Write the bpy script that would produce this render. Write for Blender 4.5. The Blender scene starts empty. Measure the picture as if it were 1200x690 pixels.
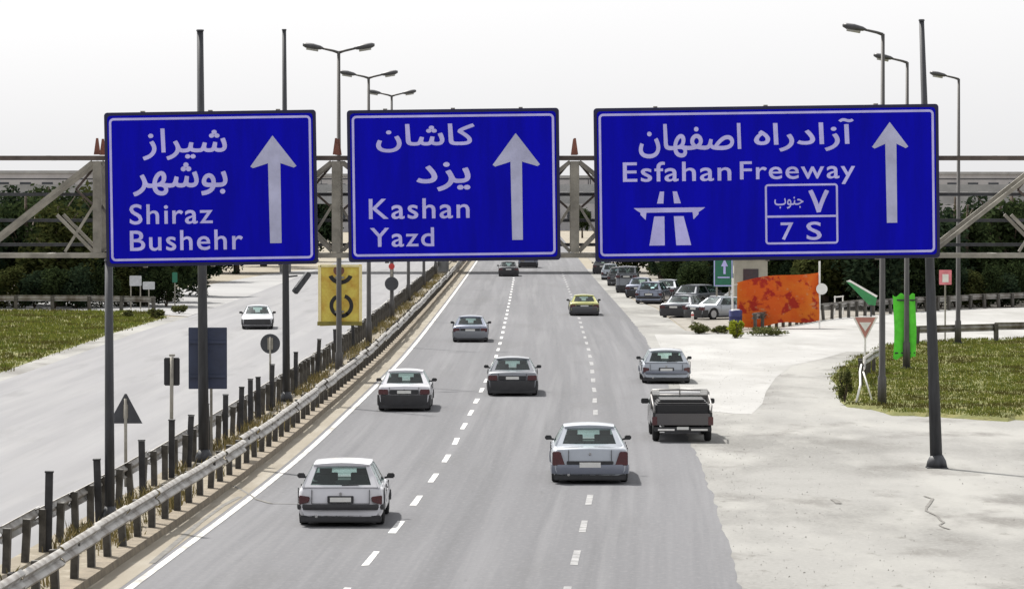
import bpy, bmesh, math, random
from mathutils import Vector, Matrix, geometry
R = math.radians
rnd = random.Random(7)
S = bpy.context.scene
COL = S.collection

# ------------------------------------------------------------------ camera, sky, sun, exposure
CAM_H = 6.4; FPX = 4800.0; HOR = 222.0; CX = 600.0; CY = 345.0
PITCH = math.atan((CY - HOR) / FPX)
cd = bpy.data.cameras.new('camera'); cam = bpy.data.objects.new('camera', cd); COL.objects.link(cam)
cam.location = (0, 0, CAM_H); cam.rotation_euler = (math.pi / 2 - PITCH, 0, 0)
cd.sensor_width = 36; cd.sensor_fit = 'HORIZONTAL'; cd.lens = 36 * FPX / 1200
cd.clip_start = 0.5; cd.clip_end = 9000
S.camera = cam

SUN_EL, SUN_AZ = R(52), R(-32)
w = bpy.data.worlds.new('World'); S.world = w; w.use_nodes = True
nt = w.node_tree; nt.nodes.clear()
sky = nt.nodes.new('ShaderNodeTexSky'); sky.sky_type = 'NISHITA'; sky.sun_disc = False
sky.sun_elevation = SUN_EL; sky.sun_rotation = SUN_AZ; sky.dust_density = 4.0; sky.air_density = 1.0; sky.ozone_density = 1.0
hs = nt.nodes.new('ShaderNodeHueSaturation'); hs.inputs['Saturation'].default_value = 0.12
bg = nt.nodes.new('ShaderNodeBackground'); bg.inputs['Strength'].default_value = 0.15
ow = nt.nodes.new('ShaderNodeOutputWorld')
nt.links.new(sky.outputs[0], hs.inputs['Color']); veil = nt.nodes.new('ShaderNodeMix'); veil.data_type = 'RGBA'; veil.inputs[0].default_value = 0.75; veil.inputs[7].default_value = (3.5, 3.5, 3.55, 1)   # thin white cloud over the whole sky
nt.links.new(hs.outputs[0], veil.inputs[6]); nt.links.new(veil.outputs[2], bg.inputs['Color']); nt.links.new(bg.outputs[0], ow.inputs['Surface'])

sd = bpy.data.lights.new('sun', 'SUN'); sd.energy = 3.8; sd.angle = R(1.5); sd.color = (1.0, 0.96, 0.9)
sun = bpy.data.objects.new('sun', sd); COL.objects.link(sun)
SUND = Vector((math.sin(SUN_AZ) * math.cos(SUN_EL), math.cos(SUN_AZ) * math.cos(SUN_EL), math.sin(SUN_EL)))
sun.rotation_euler = (-SUND).to_track_quat('-Z', 'Y').to_euler(); sun.location = (0, 0, 60)

S.view_settings.view_transform = 'Standard'; S.view_settings.look = 'None'
S.view_settings.gamma = 1; S.view_settings.use_curve_mapping = False; S.view_settings.exposure = 0.9
S.render.engine = 'CYCLES'
S.cycles.max_bounces = 8; S.cycles.transparent_max_bounces = 16

# ------------------------------------------------------------------ photo pixel -> place
FWD = Vector((0, math.cos(PITCH), -math.sin(PITCH))); UPV = Vector((0, math.sin(PITCH), math.cos(PITCH)))
def ray(px, py): return FWD + Vector(((px - CX) / FPX, 0, 0)) + UPV * ((CY - py) / FPX)
def G(px, py, z=0.0):
    d = ray(px, py); t = (z - CAM_H) / d.z
    return Vector((0, 0, CAM_H)) + d * t
def P(px, py, Y):
    d = ray(px, py); return Vector((0, 0, CAM_H)) + d * (Y / d.y)

def pchip(pts):
    xs = [p[0] for p in pts]; ys = [p[1] for p in pts]; n = len(xs)
    h = [xs[i + 1] - xs[i] for i in range(n - 1)]; d = [(ys[i + 1] - ys[i]) / h[i] for i in range(n - 1)]
    m = [d[0]] + [0] * (n - 2) + [d[-1]]
    for i in range(1, n - 1):
        m[i] = 0 if d[i - 1] * d[i] <= 0 else (h[i - 1] + h[i]) * 3 / ((2 * h[i] + h[i - 1]) / d[i - 1] + (h[i] + 2 * h[i - 1]) / d[i])
    def f(x):
        if x <= xs[0]: return ys[0] + m[0] * (x - xs[0])
        if x >= xs[-1]: return ys[-1] + m[-1] * (x - xs[-1])
        i = max(k for k in range(n - 1) if xs[k] <= x); t = (x - xs[i]) / h[i]
        return (2*t**3 - 3*t*t + 1) * ys[i] + (t**3 - 2*t*t + t) * h[i] * m[i] + (-2*t**3 + 3*t*t) * ys[i+1] + (t**3 - t*t) * h[i] * m[i+1]
    return f
XL = pchip([(30, -7.55), (50, -6.75), (70, -5.98), (86.6, -5.38), (100, -5.01), (119, -4.66), (133.6, -4.42), (156, -4.12), (207.7, -3.78), (321.6, -3.28), (450, -2.9), (700, -2.4)])
XR = pchip([(30, 2.8), (50, 3.3), (69.4, 3.8), (87, 4.22), (102, 4.5), (140, 5.2), (175, 5.7), (200, 5.85), (261, 5.9), (301, 5.95), (450, 6.4), (700, 6.9)])
RAIL_R = lambda y: XL(y) - 0.85
RAIL_L = lambda y: XL(y) - 2.45
OPP_L = pchip([(30, -18.6), (60, -18.1), (160, -16.9), (180, -16.8), (206, -16.3), (300, -15.6), (700, -15)])

# ------------------------------------------------------------------ materials
MATS = {}
def mat(name, col, rough=0.7, metal=0.0, var=0.12, scale=6.0, bump=0.0, bscale=40.0, col2=None, stretch=None, spec=0.5, detail=6, contrast=(0.35, 0.65), coat=0.0):
    if name in MATS: return MATS[name]
    m = bpy.data.materials.new(name); m.use_nodes = True; t = m.node_tree; N = t.nodes; L = t.links
    b = N['Principled BSDF']; b.inputs['Roughness'].default_value = rough; b.inputs['Metallic'].default_value = metal
    b.inputs['Specular IOR Level'].default_value = spec
    if coat: b.inputs['Coat Weight'].default_value = coat; b.inputs['Coat Roughness'].default_value = 0.06
    tc = N.new('ShaderNodeTexCoord'); mp = N.new('ShaderNodeMapping'); L.new(tc.outputs['Object'], mp.inputs[0])
    if stretch: mp.inputs['Scale'].default_value = stretch
    no = N.new('ShaderNodeTexNoise'); no.inputs['Scale'].default_value = scale; no.inputs['Detail'].default_value = detail; no.inputs['Roughness'].default_value = 0.65
    L.new(mp.outputs[0], no.inputs['Vector'])
    cr = N.new('ShaderNodeValToRGB'); L.new(no.outputs['Fac'], cr.inputs[0])
    c2 = col2 if col2 else tuple(min(1, c * (1 + var)) for c in col)
    c1 = col if col2 else tuple(c * (1 - var) for c in col)
    cr.color_ramp.elements[0].color = (*c1, 1); cr.color_ramp.elements[1].color = (*c2, 1)
    cr.color_ramp.elements[0].position, cr.color_ramp.elements[1].position = contrast
    L.new(cr.outputs[0], b.inputs['Base Color'])
    if bump:
        nb = N.new('ShaderNodeTexNoise'); nb.inputs['Scale'].default_value = bscale; nb.inputs['Detail'].default_value = 4; L.new(mp.outputs[0], nb.inputs['Vector'])
        bp = N.new('ShaderNodeBump'); bp.inputs['Strength'].default_value = bump; bp.inputs['Distance'].default_value = 0.02
        L.new(nb.outputs['Fac'], bp.inputs['Height']); L.new(bp.outputs[0], b.inputs['Normal'])
    MATS[name] = m; return m
def layered(name, base, layers, rough=0.9, bump=0.25, bscale=60, coord='Object'):
    """layers: (colour, scale, stretch, lo, hi, strength) blended over base by noise"""
    m = bpy.data.materials.new(name); m.use_nodes = True; t = m.node_tree; N = t.nodes; L = t.links
    b = N['Principled BSDF']; b.inputs['Roughness'].default_value = rough; b.inputs['Specular IOR Level'].default_value = 0.25
    tc = N.new('ShaderNodeTexCoord'); prev = None
    for i, (c, sc, st, lo, hi, amt) in enumerate(layers):
        mp = N.new('ShaderNodeMapping'); mp.inputs['Scale'].default_value = st; mp.inputs['Location'].default_value = (i * 13.7, i * 5.1, 0); L.new(tc.outputs[coord], mp.inputs[0])
        no = N.new('ShaderNodeTexNoise'); no.inputs['Scale'].default_value = sc; no.inputs['Detail'].default_value = 7; no.inputs['Roughness'].default_value = 0.6; L.new(mp.outputs[0], no.inputs['Vector'])
        mr = N.new('ShaderNodeMapRange'); mr.inputs[1].default_value = lo; mr.inputs[2].default_value = hi; mr.inputs[4].default_value = amt; L.new(no.outputs['Fac'], mr.inputs[0])
        mx = N.new('ShaderNodeMix'); mx.data_type = 'RGBA'; L.new(mr.outputs[0], mx.inputs[0]); mx.inputs[7].default_value = (*c, 1)
        if prev is None: mx.inputs[6].default_value = (*base, 1)
        else: L.new(prev, mx.inputs[6])
        prev = mx.outputs[2]
    L.new(prev, b.inputs['Base Color'])
    nb = N.new('ShaderNodeTexNoise'); nb.inputs['Scale'].default_value = bscale; nb.inputs['Detail'].default_value = 3; L.new(tc.outputs['Object'], nb.inputs['Vector'])
    bp = N.new('ShaderNodeBump'); bp.inputs['Strength'].default_value = bump; bp.inputs['Distance'].default_value = 0.01; L.new(nb.outputs['Fac'], bp.inputs['Height']); L.new(bp.outputs[0], b.inputs['Normal'])
    MATS[name] = m; return m

M_ASPH = layered('asphalt', (0.118, 0.119, 0.127), [((0.080, 0.081, 0.087), 1.1, (1, 0.006, 1), 0.42, 0.66, 0.75), ((0.158, 0.159, 0.167), 1.9, (1, 0.012, 1), 0.48, 0.70, 0.7), ((0.09, 0.09, 0.093), 0.5, (1, 0.12, 1), 0.54, 0.70, 0.55), ((0.065, 0.065, 0.066), 2.2, (1, 0.12, 1), 0.66, 0.74, 0.55), ((0.185, 0.186, 0.192), 9, (1, .5, 1), 0.5, 0.8, 0.5), ((0.07, 0.07, 0.07), 14, (1, .5, 1), 0.55, 0.8, 0.5)], coord='UV')
M_ASPH2 = layered('old_asphalt', (0.195, 0.195, 0.202), [((0.145, 0.145, 0.152), 0.7, (1, 0.02, 1), 0.40, 0.70, 0.65), ((0.24, 0.239, 0.24), 1.2, (1, 0.03, 1), 0.46, 0.72, 0.65), ((0.12, 0.12, 0.122), 0.6, (1, .12, 1), 0.57, 0.72, 0.6)], coord='UV')
M_CONC = layered('apron_concrete', (0.205, 0.203, 0.193), [((0.13, 0.128, 0.12), 0.45, (0.30, 0.12, 1), 0.44, 0.60, 0.9), ((0.265, 0.262, 0.246), 0.8, (0.45, 0.13, 1), 0.46, 0.64, 0.85), ((0.105, 0.10, 0.092), 1.2, (0.4, 0.18, 1), 0.55, 0.68, 0.8), ((0.09, 0.086, 0.075), 3.0, (0.8, 0.3, 1), 0.62, 0.72, 0.65), ((0.28, 0.275, 0.26), 11, (1, .6, 1), 0.45, 0.8, 0.5)], bump=0.35, bscale=30)
M_RAMP = layered('ramp_concrete', (0.275, 0.273, 0.265), [((0.215, 0.212, 0.20), 0.5, (0.40, 0.12, 1), 0.44, 0.66, 0.8), ((0.33, 0.328, 0.32), 0.9, (0.45, 0.14, 1), 0.46, 0.66, 0.8), ((0.16, 0.155, 0.145), 1.6, (0.5, 0.2, 1), 0.60, 0.74, 0.6)], bump=0.3, bscale=30)
M_ASPH3 = layered('side_asphalt', (0.25, 0.25, 0.25), [((0.19, 0.19, 0.19), 0.3, (.3, 0.3, 1), 0.45, 0.7, 0.85), ((0.31, 0.305, 0.30), 0.9, (.2, 0.3, 1), 0.5, 0.7, 0.8)])
M_SHLD = layered('dusty_shoulder', (0.215, 0.192, 0.152), [((0.165, 0.145, 0.112), 0.6, (1.5, 0.2, 1), 0.45, 0.7, 0.8), ((0.28, 0.26, 0.22), 1.5, (1, 0.2, 1), 0.48, 0.72, 0.75), ((0.20, 0.18, 0.15), 3, (1, 0.3, 1), 0.62, 0.8, 0.6)], bump=0.4)
M_DIRT = layered('dusty_ground', (0.22, 0.195, 0.155), [((0.20, 0.18, 0.13), 0.12, (1, 1, 1), 0.42, 0.7, 0.8), ((0.36, 0.33, 0.27), 0.9, (1, 1, 1), 0.5, 0.75, 0.7), ((0.13, 0.13, 0.07), 0.5, (1, 1, 1), 0.58, 0.75, 0.6)], bump=0.5, bscale=12)
M_MED = layered('median_gravel', (0.19, 0.165, 0.125), [((0.15, 0.13, 0.09), 1.3, (1, 0.5, 1), 0.45, 0.7, 0.85), ((0.36, 0.33, 0.27), 3, (1, 0.6, 1), 0.5, 0.75, 0.7)], bump=0.6, bscale=18)
M_GRASS = layered('grass_soil', (0.10, 0.105, 0.025), [((0.20, 0.17, 0.06), 0.5, (1, 1, 1), 0.45, 0.7, 0.85), ((0.06, 0.08, 0.02), 1.3, (1, 1, 1), 0.5, 0.72, 0.8)], bump=0.5, bscale=15)
M_LOT = layered('parking_dirt', (0.22, 0.205, 0.18), [((0.14, 0.13, 0.11), 0.25, (1, 1, 1), 0.42, 0.7, 0.8), ((0.30, 0.28, 0.25), 0.8, (1, 0.5, 1), 0.5, 0.75, 0.7)], bump=0.4)
M_PAINT = mat('road_paint', (0.26, 0.26, 0.26), 0.8, var=0.0, col2=(0.56, 0.56, 0.55), scale=3.2, contrast=(0.36, 0.56), bump=0.2)
M_FADED = mat('faded_road_paint', (0.13, 0.13, 0.135), 0.85, col2=(0.27, 0.27, 0.27), scale=3, contrast=(0.35, 0.6), bump=0.2)
M_LINE = mat('edge_line_paint', (0.24, 0.23, 0.21), 0.85, col2=(0.50, 0.49, 0.47), scale=2.2, contrast=(0.34, 0.52), stretch=(1, 0.35, 1), bump=0.2)
M_KERB = mat('kerb_concrete', (0.17, 0.14, 0.10), 0.9, var=0.3, scale=3, bump=0.4)
M_PATCH = mat('dark_line_grey', (0.12, 0.115, 0.105), 0.9, var=0.3, scale=4, bump=0.2)
M_SIGN = mat('sign_blue_sheeting', (0.0014, 0.0011, 0.40), 0.55, var=0.14, scale=1.6, spec=0.08, stretch=(2.5, 1, 0.35))
M_SIGNBK = mat('sign_frame_navy', (0.004, 0.004, 0.045), 0.6, var=0.15, scale=3)
M_WHITE = mat('sign_white_sheeting', (0.46, 0.44, 0.80), 0.6, var=0.12, scale=2.5)
M_ARROW = mat('arrow_sheeting', (0.40, 0.41, 0.58), 0.6, var=0.15, scale=2.0)
M_GALV = mat('weathered_galvanised_steel', (0.25, 0.235, 0.20), 0.55, 0.25, var=0.28, scale=3.5, bump=0.1)
M_RUSTY = mat('rusty_red_primer', (0.20, 0.075, 0.05), 0.75, var=0.35, scale=4, bump=0.2)
M_BROWN = mat('weathered_brown_paint', (0.085, 0.065, 0.055), 0.7, var=0.35, scale=3)
M_RAIL = mat('guardrail_zinc', (0.34, 0.33, 0.31), 0.5, 0.3, col2=(0.13, 0.11, 0.09), scale=1.4, contrast=(0.42, 0.66), bump=0.15, bscale=9)
M_POST = mat('guardrail_post_steel', (0.065, 0.06, 0.052), 0.7, 0.2, var=0.4, scale=5, bump=0.15)
M_BLKPOST = mat('black_marker_post', (0.022, 0.022, 0.024), 0.7, var=0.4, scale=5)
M_MAST = mat('dark_painted_steel', (0.035, 0.037, 0.043), 0.55, 0.1, var=0.35, scale=2.0, bump=0.1, stretch=(4, 4, 0.5))
M_LAMP = mat('lamp_post_grey', (0.075, 0.072, 0.07), 0.55, 0.3, var=0.3, scale=2, stretch=(4, 4, 0.5))
M_HEAD = mat('lantern_housing', (0.055, 0.055, 0.06), 0.5, 0.1, var=0.2)
M_LENS = mat('lantern_lens', (0.35, 0.35, 0.33), 0.25, var=0.05)
M_TYRE = mat('tyre_rubber', (0.014, 0.014, 0.015), 0.85, var=0.25, scale=8)
M_RIM = mat('wheel_metal', (0.35, 0.35, 0.36), 0.35, 0.7, var=0.1)
M_PLAST = mat('black_bumper_plastic', (0.022, 0.022, 0.025), 0.55, var=0.2, scale=5)
M_INT = mat('car_interior_fabric', (0.020, 0.022, 0.024), 0.9, var=0.3, scale=7)
M_TAIL = mat('tail_lamp_red', (0.06, 0.005, 0.008), 0.18, var=0.15, spec=0.6, coat=0.5)
M_HLAMP = mat('head_lamp_clear', (0.45, 0.46, 0.47), 0.12, 0.2, var=0.1, coat=0.5)
M_PLATE = mat('number_plate', (0.62, 0.62, 0.60), 0.4, var=0.06, scale=10)
M_CHROME = mat('chrome_trim', (0.5, 0.5, 0.5), 0.2, 0.9, var=0.05)
M_BARK = mat('bark', (0.065, 0.048, 0.033), 0.95, var=0.4, scale=5, bump=0.6, bscale=15)
M_YEL = mat('yellow_board', (0.48, 0.27, 0.03), 0.55, col2=(0.66, 0.56, 0.10), scale=2.2, contrast=(0.35, 0.65))
M_CREAM = mat('cream_trim', (0.75, 0.66, 0.35), 0.6, var=0.08)
M_OLIVE = mat('olive_trim', (0.20, 0.17, 0.03), 0.6, var=0.15)
M_BLACK = mat('black_print', (0.012, 0.012, 0.014), 0.6, var=0.1)
M_BROWNP = mat('brown_print', (0.16, 0.07, 0.05), 0.6, var=0.2)
M_NAVY = mat('dark_blue_grey_board', (0.026, 0.036, 0.075), 0.5, var=0.2, scale=2.0)
M_GREYBK = mat('dark_grey_sign_back', (0.045, 0.048, 0.056), 0.55, 0.1, var=0.25, scale=3)
M_GREEN = mat('green_sign_sheeting', (0.010, 0.13, 0.075), 0.45, var=0.12, scale=3)
M_LIME = mat('bright_green_cloth', (0.10, 0.62, 0.04), 0.8, var=0.15, scale=3)
M_WPAINT = mat('white_paint', (0.74, 0.73, 0.70), 0.55, var=0.10, scale=4)
M_PINK = mat('pink_paint', (0.70, 0.22, 0.26), 0.6, var=0.2, scale=3)
M_RED = mat('sign_red', (0.42, 0.035, 0.03), 0.5, var=0.15)
M_BLUE = mat('blue_plastic', (0.015, 0.02, 0.11), 0.45, var=0.2)
M_WALL = mat('kiosk_wall', (0.34, 0.32, 0.27), 0.9, var=0.15, scale=1.2, bump=0.2)
M_CONCD = mat('bridge_concrete', (0.30, 0.30, 0.30), 0.9, var=0.2, scale=0.4, bump=0.2)
M_BLDG = mat('far_building_plaster', (0.38, 0.37, 0.38), 0.9, var=0.15, scale=0.2)
M_WIN = mat('far_window_glass', (0.03, 0.035, 0.045), 0.15, var=0.1)
M_ORANGE = layered('orange_banner_print', (0.56, 0.09, 0.010), [((0.60, 0.16, 0.015), 0.9, (1, 1, 1), 0.45, 0.65, 0.9), ((0.30, 0.010, 0.010), 1.6, (1, 1, 1.2), 0.54, 0.60, 0.9), ((0.50, 0.22, 0.10), 2.6, (1, 1, 1.6), 0.60, 0.66, 0.7)], rough=0.75, bump=0.05)

def leafmat(name, c1, c2):
    m = bpy.data.materials.new(name); m.use_nodes = True; t = m.node_tree; N = t.nodes; L = t.links; N.clear()
    o = N.new('ShaderNodeOutputMaterial'); d = N.new('ShaderNodeBsdfDiffuse'); tr = N.new('ShaderNodeBsdfTranslucent'); mx = N.new('ShaderNodeMixShader'); mx.inputs[0].default_value = 0.25
    ge = N.new('ShaderNodeNewGeometry'); cr = N.new('ShaderNodeValToRGB'); L.new(ge.outputs['Random Per Island'], cr.inputs[0])
    cr.color_ramp.elements[0].color = (*c1, 1); cr.color_ramp.elements[1].color = (*c2, 1)
    L.new(cr.outputs[0], d.inputs[0]); L.new(cr.outputs[0], tr.inputs[0]); L.new(d.outputs[0], mx.inputs[1]); L.new(tr.outputs[0], mx.inputs[2]); L.new(mx.outputs[0], o.inputs[0])
    return m
M_LEAF = [leafmat('dark_leaf', (0.016, 0.026, 0.012), (0.045, 0.062, 0.024)), leafmat('deep_leaf', (0.012, 0.022, 0.014), (0.034, 0.050, 0.026)), leafmat('olive_leaf', (0.03, 0.04, 0.014), (0.07, 0.075, 0.025))]
M_BUSH = leafmat('yellow_green_leaf', (0.16, 0.20, 0.02), (0.34, 0.36, 0.04))
M_BUSHD = leafmat('dusty_green_leaf', (0.05, 0.065, 0.025), (0.13, 0.13, 0.05))
M_BLADE = leafmat('grass_blade', (0.055, 0.085, 0.018), (0.20, 0.205, 0.045))
def patchy(m, c, sc):
    t = m.node_tree; N = t.nodes; L = t.links; cr = [n for n in N if n.type == 'VALTORGB'][0]; tc = N.new('ShaderNodeTexCoord'); no = N.new('ShaderNodeTexNoise'); no.inputs['Scale'].default_value = sc; no.inputs['Detail'].default_value = 3
    L.new(tc.outputs['Object'], no.inputs['Vector']); mr = N.new('ShaderNodeMapRange'); mr.inputs[1].default_value = 0.47; mr.inputs[2].default_value = 0.6; mr.inputs[4].default_value = 0.85; L.new(no.outputs['Fac'], mr.inputs[0])
    mx = N.new('ShaderNodeMix'); mx.data_type = 'RGBA'; mx.inputs[7].default_value = (*c, 1); L.new(mr.outputs[0], mx.inputs[0]); L.new(cr.outputs[0], mx.inputs[6])
    for l in list(cr.outputs[0].links):
        if l.to_node != mx: L.new(mx.outputs[2], l.to_socket)
patchy(M_BLADE, (0.07, 0.06, 0.022), 0.35)
M_WEED = leafmat('dry_weed', (0.08, 0.075, 0.03), (0.24, 0.19, 0.09))

def glassmat():
    m = bpy.data.materials.new('car_glass'); m.use_nodes = True; t = m.node_tree; N = t.nodes; L = t.links; N.clear()
    o = N.new('ShaderNodeOutputMaterial'); tr = N.new('ShaderNodeBsdfTransparent'); tr.inputs[0].default_value = (0.66, 0.80, 0.77, 1)
    gl = N.new('ShaderNodeBsdfGlossy'); gl.inputs['Roughness'].default_value = 0.04; gl.inputs[0].default_value = (0.9, 0.95, 0.95, 1)
    fr = N.new('ShaderNodeFresnel'); ge = N.new('ShaderNodeNewGeometry'); io = N.new('ShaderNodeMapRange'); io.inputs[3].default_value = 1.5; io.inputs[4].default_value = 1 / 1.5
    L.new(ge.outputs['Backfacing'], io.inputs[0]); L.new(io.outputs[0], fr.inputs[0]); mx = N.new('ShaderNodeMixShader')
    L.new(fr.outputs[0], mx.inputs[0]); L.new(tr.outputs[0], mx.inputs[1]); L.new(gl.outputs[0], mx.inputs[2]); L.new(mx.outputs[0], o.inputs[0])
    return m
M_GLASS = glassmat()
def paint(name, c, metal=0.3, rough=0.38):
    return mat('paint_' + name, c, rough, metal, var=0.05, scale=1.5, coat=0.6)

# ------------------------------------------------------------------ mesh helpers
class MB:
    def __init__(s): s.v = []; s.f = []
    def add(s, vs, fs):
        n = len(s.v); s.v += [tuple(v) for v in vs]; s.f += [tuple(n + i for i in f) for f in fs]; return s
    def box(s, c, d, rot=None):
        x, y, z = d[0] / 2, d[1] / 2, d[2] / 2
        vs = [Vector(p) for p in ((-x,-y,-z),(x,-y,-z),(x,y,-z),(-x,y,-z),(-x,-y,z),(x,-y,z),(x,y,z),(-x,y,z))]
        if rot is not None: vs = [rot @ v for v in vs]
        return s.add([v + Vector(c) for v in vs], [(3,2,1,0),(4,5,6,7),(0,1,5,4),(1,2,6,5),(2,3,7,6),(3,0,4,7)])
    def tube(s, pts, rads, n=8, cap=True):
        pts = [Vector(p) for p in pts]; rings = []
        for i, p in enumerate(pts):
            a = pts[max(0, i - 1)]; b = pts[min(len(pts) - 1, i + 1)]; t = (b - a).normalized()
            u = t.orthogonal().normalized() if i == 0 else (u - t * u.dot(t)).normalized()
            v = t.cross(u); r = rads[i] if isinstance(rads, (list, tuple)) else rads
            rings.append([p + (u * math.cos(2*math.pi*k/n) + v * math.sin(2*math.pi*k/n)) * r for k in range(n)])
        vs = [q for ring in rings for q in ring]; fs = []
        for i in range(len(pts) - 1):
            for k in range(n): fs.append((i*n + k, i*n + (k+1) % n, (i+1)*n + (k+1) % n, (i+1)*n + k))
        if cap: fs.append(tuple(range(n - 1, -1, -1))); fs.append(tuple((len(pts)-1)*n + k for k in range(n)))
        return s.add(vs, fs)
    def beam(s, a, b, wd, ht):
        a, b = Vector(a), Vector(b); t = (b - a); L = t.length; t.normalize()
        up = Vector((0, 0, 1)) if abs(t.z) < 0.95 else Vector((0, 1, 0)); x = t.cross(up).normalized(); y = x.cross(t)
        return s.box((a + b) / 2, (wd, L, ht), Matrix((x, t, y)).transposed())
    def prism(s, poly, y0, y1):
        """poly: (x,z) outline, extruded along y"""
        n = len(poly); vs = [(p[0], y0, p[1]) for p in poly] + [(p[0], y1, p[1]) for p in poly]
        return s.add(vs, [tuple(range(n)), tuple(range(2*n - 1, n - 1, -1))] + [(i, n + i, n + (i+1) % n, (i+1) % n) for i in range(n)])
    def slab(s, q, th):
        """q: 4 points, given thickness inward along -normal"""
        q = [Vector(p) for p in q]; nrm = (q[1] - q[0]).cross(q[3] - q[0]).normalized()
        return s.add(q + [p - nrm * th for p in q], [(0,1,2,3),(7,6,5,4),(0,4,5,1),(1,5,6,2),(2,6,7,3),(3,7,4,0)])
    def mesh(s, name, m, smooth=False):
        me = bpy.data.meshes.new(name); me.from_pydata(s.v, [], s.f); me.update()
        if m: me.materials.append(m)
        if smooth: me.polygons.foreach_set('use_smooth', [True] * len(me.polygons))
        return me
    def build(s, name, m, parent=None, smooth=False, loc=None, rz=None, bevel=0.0):
        me = s.mesh(name, m, smooth)
        if bevel:
            bm = bmesh.new(); bm.from_mesh(me)
            bmesh.ops.remove_doubles(bm, verts=bm.verts, dist=1e-5)
            bmesh.ops.bevel(bm, geom=bm.edges[:], offset=bevel, segments=2, affect='EDGES', clamp_overlap=True); bm.to_mesh(me); bm.free()
        return put(name, me, parent, loc, rz)
def put(name, me, parent=None, loc=None, rz=None):
    o = bpy.data.objects.new(name, me); COL.objects.link(o)
    if parent: o.parent = parent
    if loc is not None: o.location = loc
    if rz is not None: o.rotation_euler = rz if isinstance(rz, (tuple, list)) else (0, 0, rz)
    return o
def empty(name, loc=(0, 0, 0), rz=0, label=None, cat=None, group=None):
    o = bpy.data.objects.new(name, None); COL.objects.link(o); o.location = loc; o.rotation_euler = rz if isinstance(rz, (tuple, list)) else (0, 0, rz)
    o.empty_display_size = 0.3
    return tag(o, label, cat, group)
def tag(o, label=None, cat=None, group=None, kind=None):
    if label: o['label'] = label
    if cat: o['category'] = cat
    if group: o['group'] = group
    if kind: o['kind'] = kind
    return o
def smooth_angle(me, ang=35):
    me.polygons.foreach_set('use_smooth', [True] * len(me.polygons))
    bm = bmesh.new(); bm.from_mesh(me); bmesh.ops.remove_doubles(bm, verts=bm.verts, dist=1e-5); bmesh.ops.recalc_face_normals(bm, faces=bm.faces)
    for e in bm.edges:
        if len(e.link_faces) == 2 and e.calc_face_angle(0) > R(ang): e.smooth = False
    bm.to_mesh(me); bm.free()

# ------------------------------------------------------------------ ground, roads
def steps(a, b, s):
    n = max(1, round((b - a) / s)); return [a + (b - a) * i / n for i in range(n + 1)]
def strip(name, fl, fr, y0, y1, z, m, step=4.0, parent=None):
    b = MB(); ys = steps(y0, y1, step); vs = []
    for y in ys: vs += [(fl(y), y, z), (fr(y), y, z)]
    b.add(vs, [(2*i, 2*i+1, 2*i+3, 2*i+2) for i in range(len(ys) - 1)])
    o = b.build(name, m, parent); uv = o.data.uv_layers.new(name='UVMap')        # u metres across, v metres along the lane
    for l in o.data.loops: x, y, _ = o.data.vertices[l.vertex_index].co; uv.data[l.index].uv = (x - XL(y), y)
    return o
def poly(name, pts, z, m, parent=None):
    b = MB(); b.add([(p[0], p[1], z) for p in pts], [tuple(range(len(pts)))]); return b.build(name, m, parent)

gb = MB(); gb.add([(-4000, -300, -0.03), (4000, -300, -0.03), (4000, 7000, -0.03), (-4000, 7000, -0.03)], [(0, 1, 2, 3)])
ground = tag(gb.build('ground', M_DIRT), kind='structure')
road = tag(strip('road', lambda y: XL(y) - 0.35, lambda y: XR(y) + (rnd.gauss(0, .022) + .03 * math.sin(y * .31) * math.sin(y * .17) if y < 200 else 0), 30, 900, 0, M_ASPH, step=0.8), kind='structure')
shoulder = tag(strip('dusty_shoulder', lambda y: RAIL_R(y) - 0.05, lambda y: XL(y) - 0.16, 30, 900, 0.004, M_SHLD), kind='structure')
median = tag(strip('median_strip', lambda y: RAIL_L(y) - 0.25, lambda y: RAIL_R(y) - 0.18, 30, 900, 0.03, M_MED), kind='structure')
opp = tag(strip('opposite_carriageway', OPP_L, lambda y: RAIL_L(y) - 0.2, 30, 900, 0, M_ASPH2), kind='structure')
mergeroad = tag(poly('merging_road', [(-16.35, 207), (-15.9, 240), (-15.5, 330), (-18, 318), (-20.5, 275), (-24, 250), (-40, 232), (-60, 226), (-60, 218), (-40, 222), (-24, 219)][::-1], -0.006, M_ASPH3), kind='structure')
tag(strip('left_kerb_strip', lambda y: OPP_L(y) - 1.1, OPP_L, 30, 206, -0.004, M_CONC), kind='structure')
# right hand apron, exit ramp, parking dirt
APR = [(20, 2.9, 30)]
def apron():
    b = MB(); ys = steps(30, 330, 3); vs = []
    out = pchip([(30, 40), (150, 40), (176, 40), (181, 10.2), (185, 7.9), (221, 7.75), (239, 7.0), (300, 6.9), (330, 6.9)])
    for y in ys: vs += [(XR(y) - 0.25, y, -0.004), (max(out(y), XR(y)), y, -0.004)]
    b.add(vs, [(2*i, 2*i+1, 2*i+3, 2*i+2) for i in range(len(ys) - 1)])
    return b.build('concrete_apron', M_CONC)
tag(apron(), kind='structure')
rampz = [G(x, y).to_2d() for x, y in ((806, 478), (835, 482), (862, 486), (884, 486), (893, 474), (897, 458), (908, 442), (930, 429), (960, 419), (990, 411))]
rampz = [Vector((p.x + rnd.gauss(0, .04), p.y + rnd.gauss(0, .5))) for p in rampz]
tag(poly('exit_ramp', [tuple(p) for p in rampz] + [(18, 160), (40, 163), (80, 190), (80, 240), (40, 232), (23.4, 219), (16.4, 205), (12.5, 190), (10.1, 182), (7.9, 181), (6.3, 181), (6.0, 165), (5.6, 140)], 0.0, M_RAMP), kind='structure')
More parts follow.
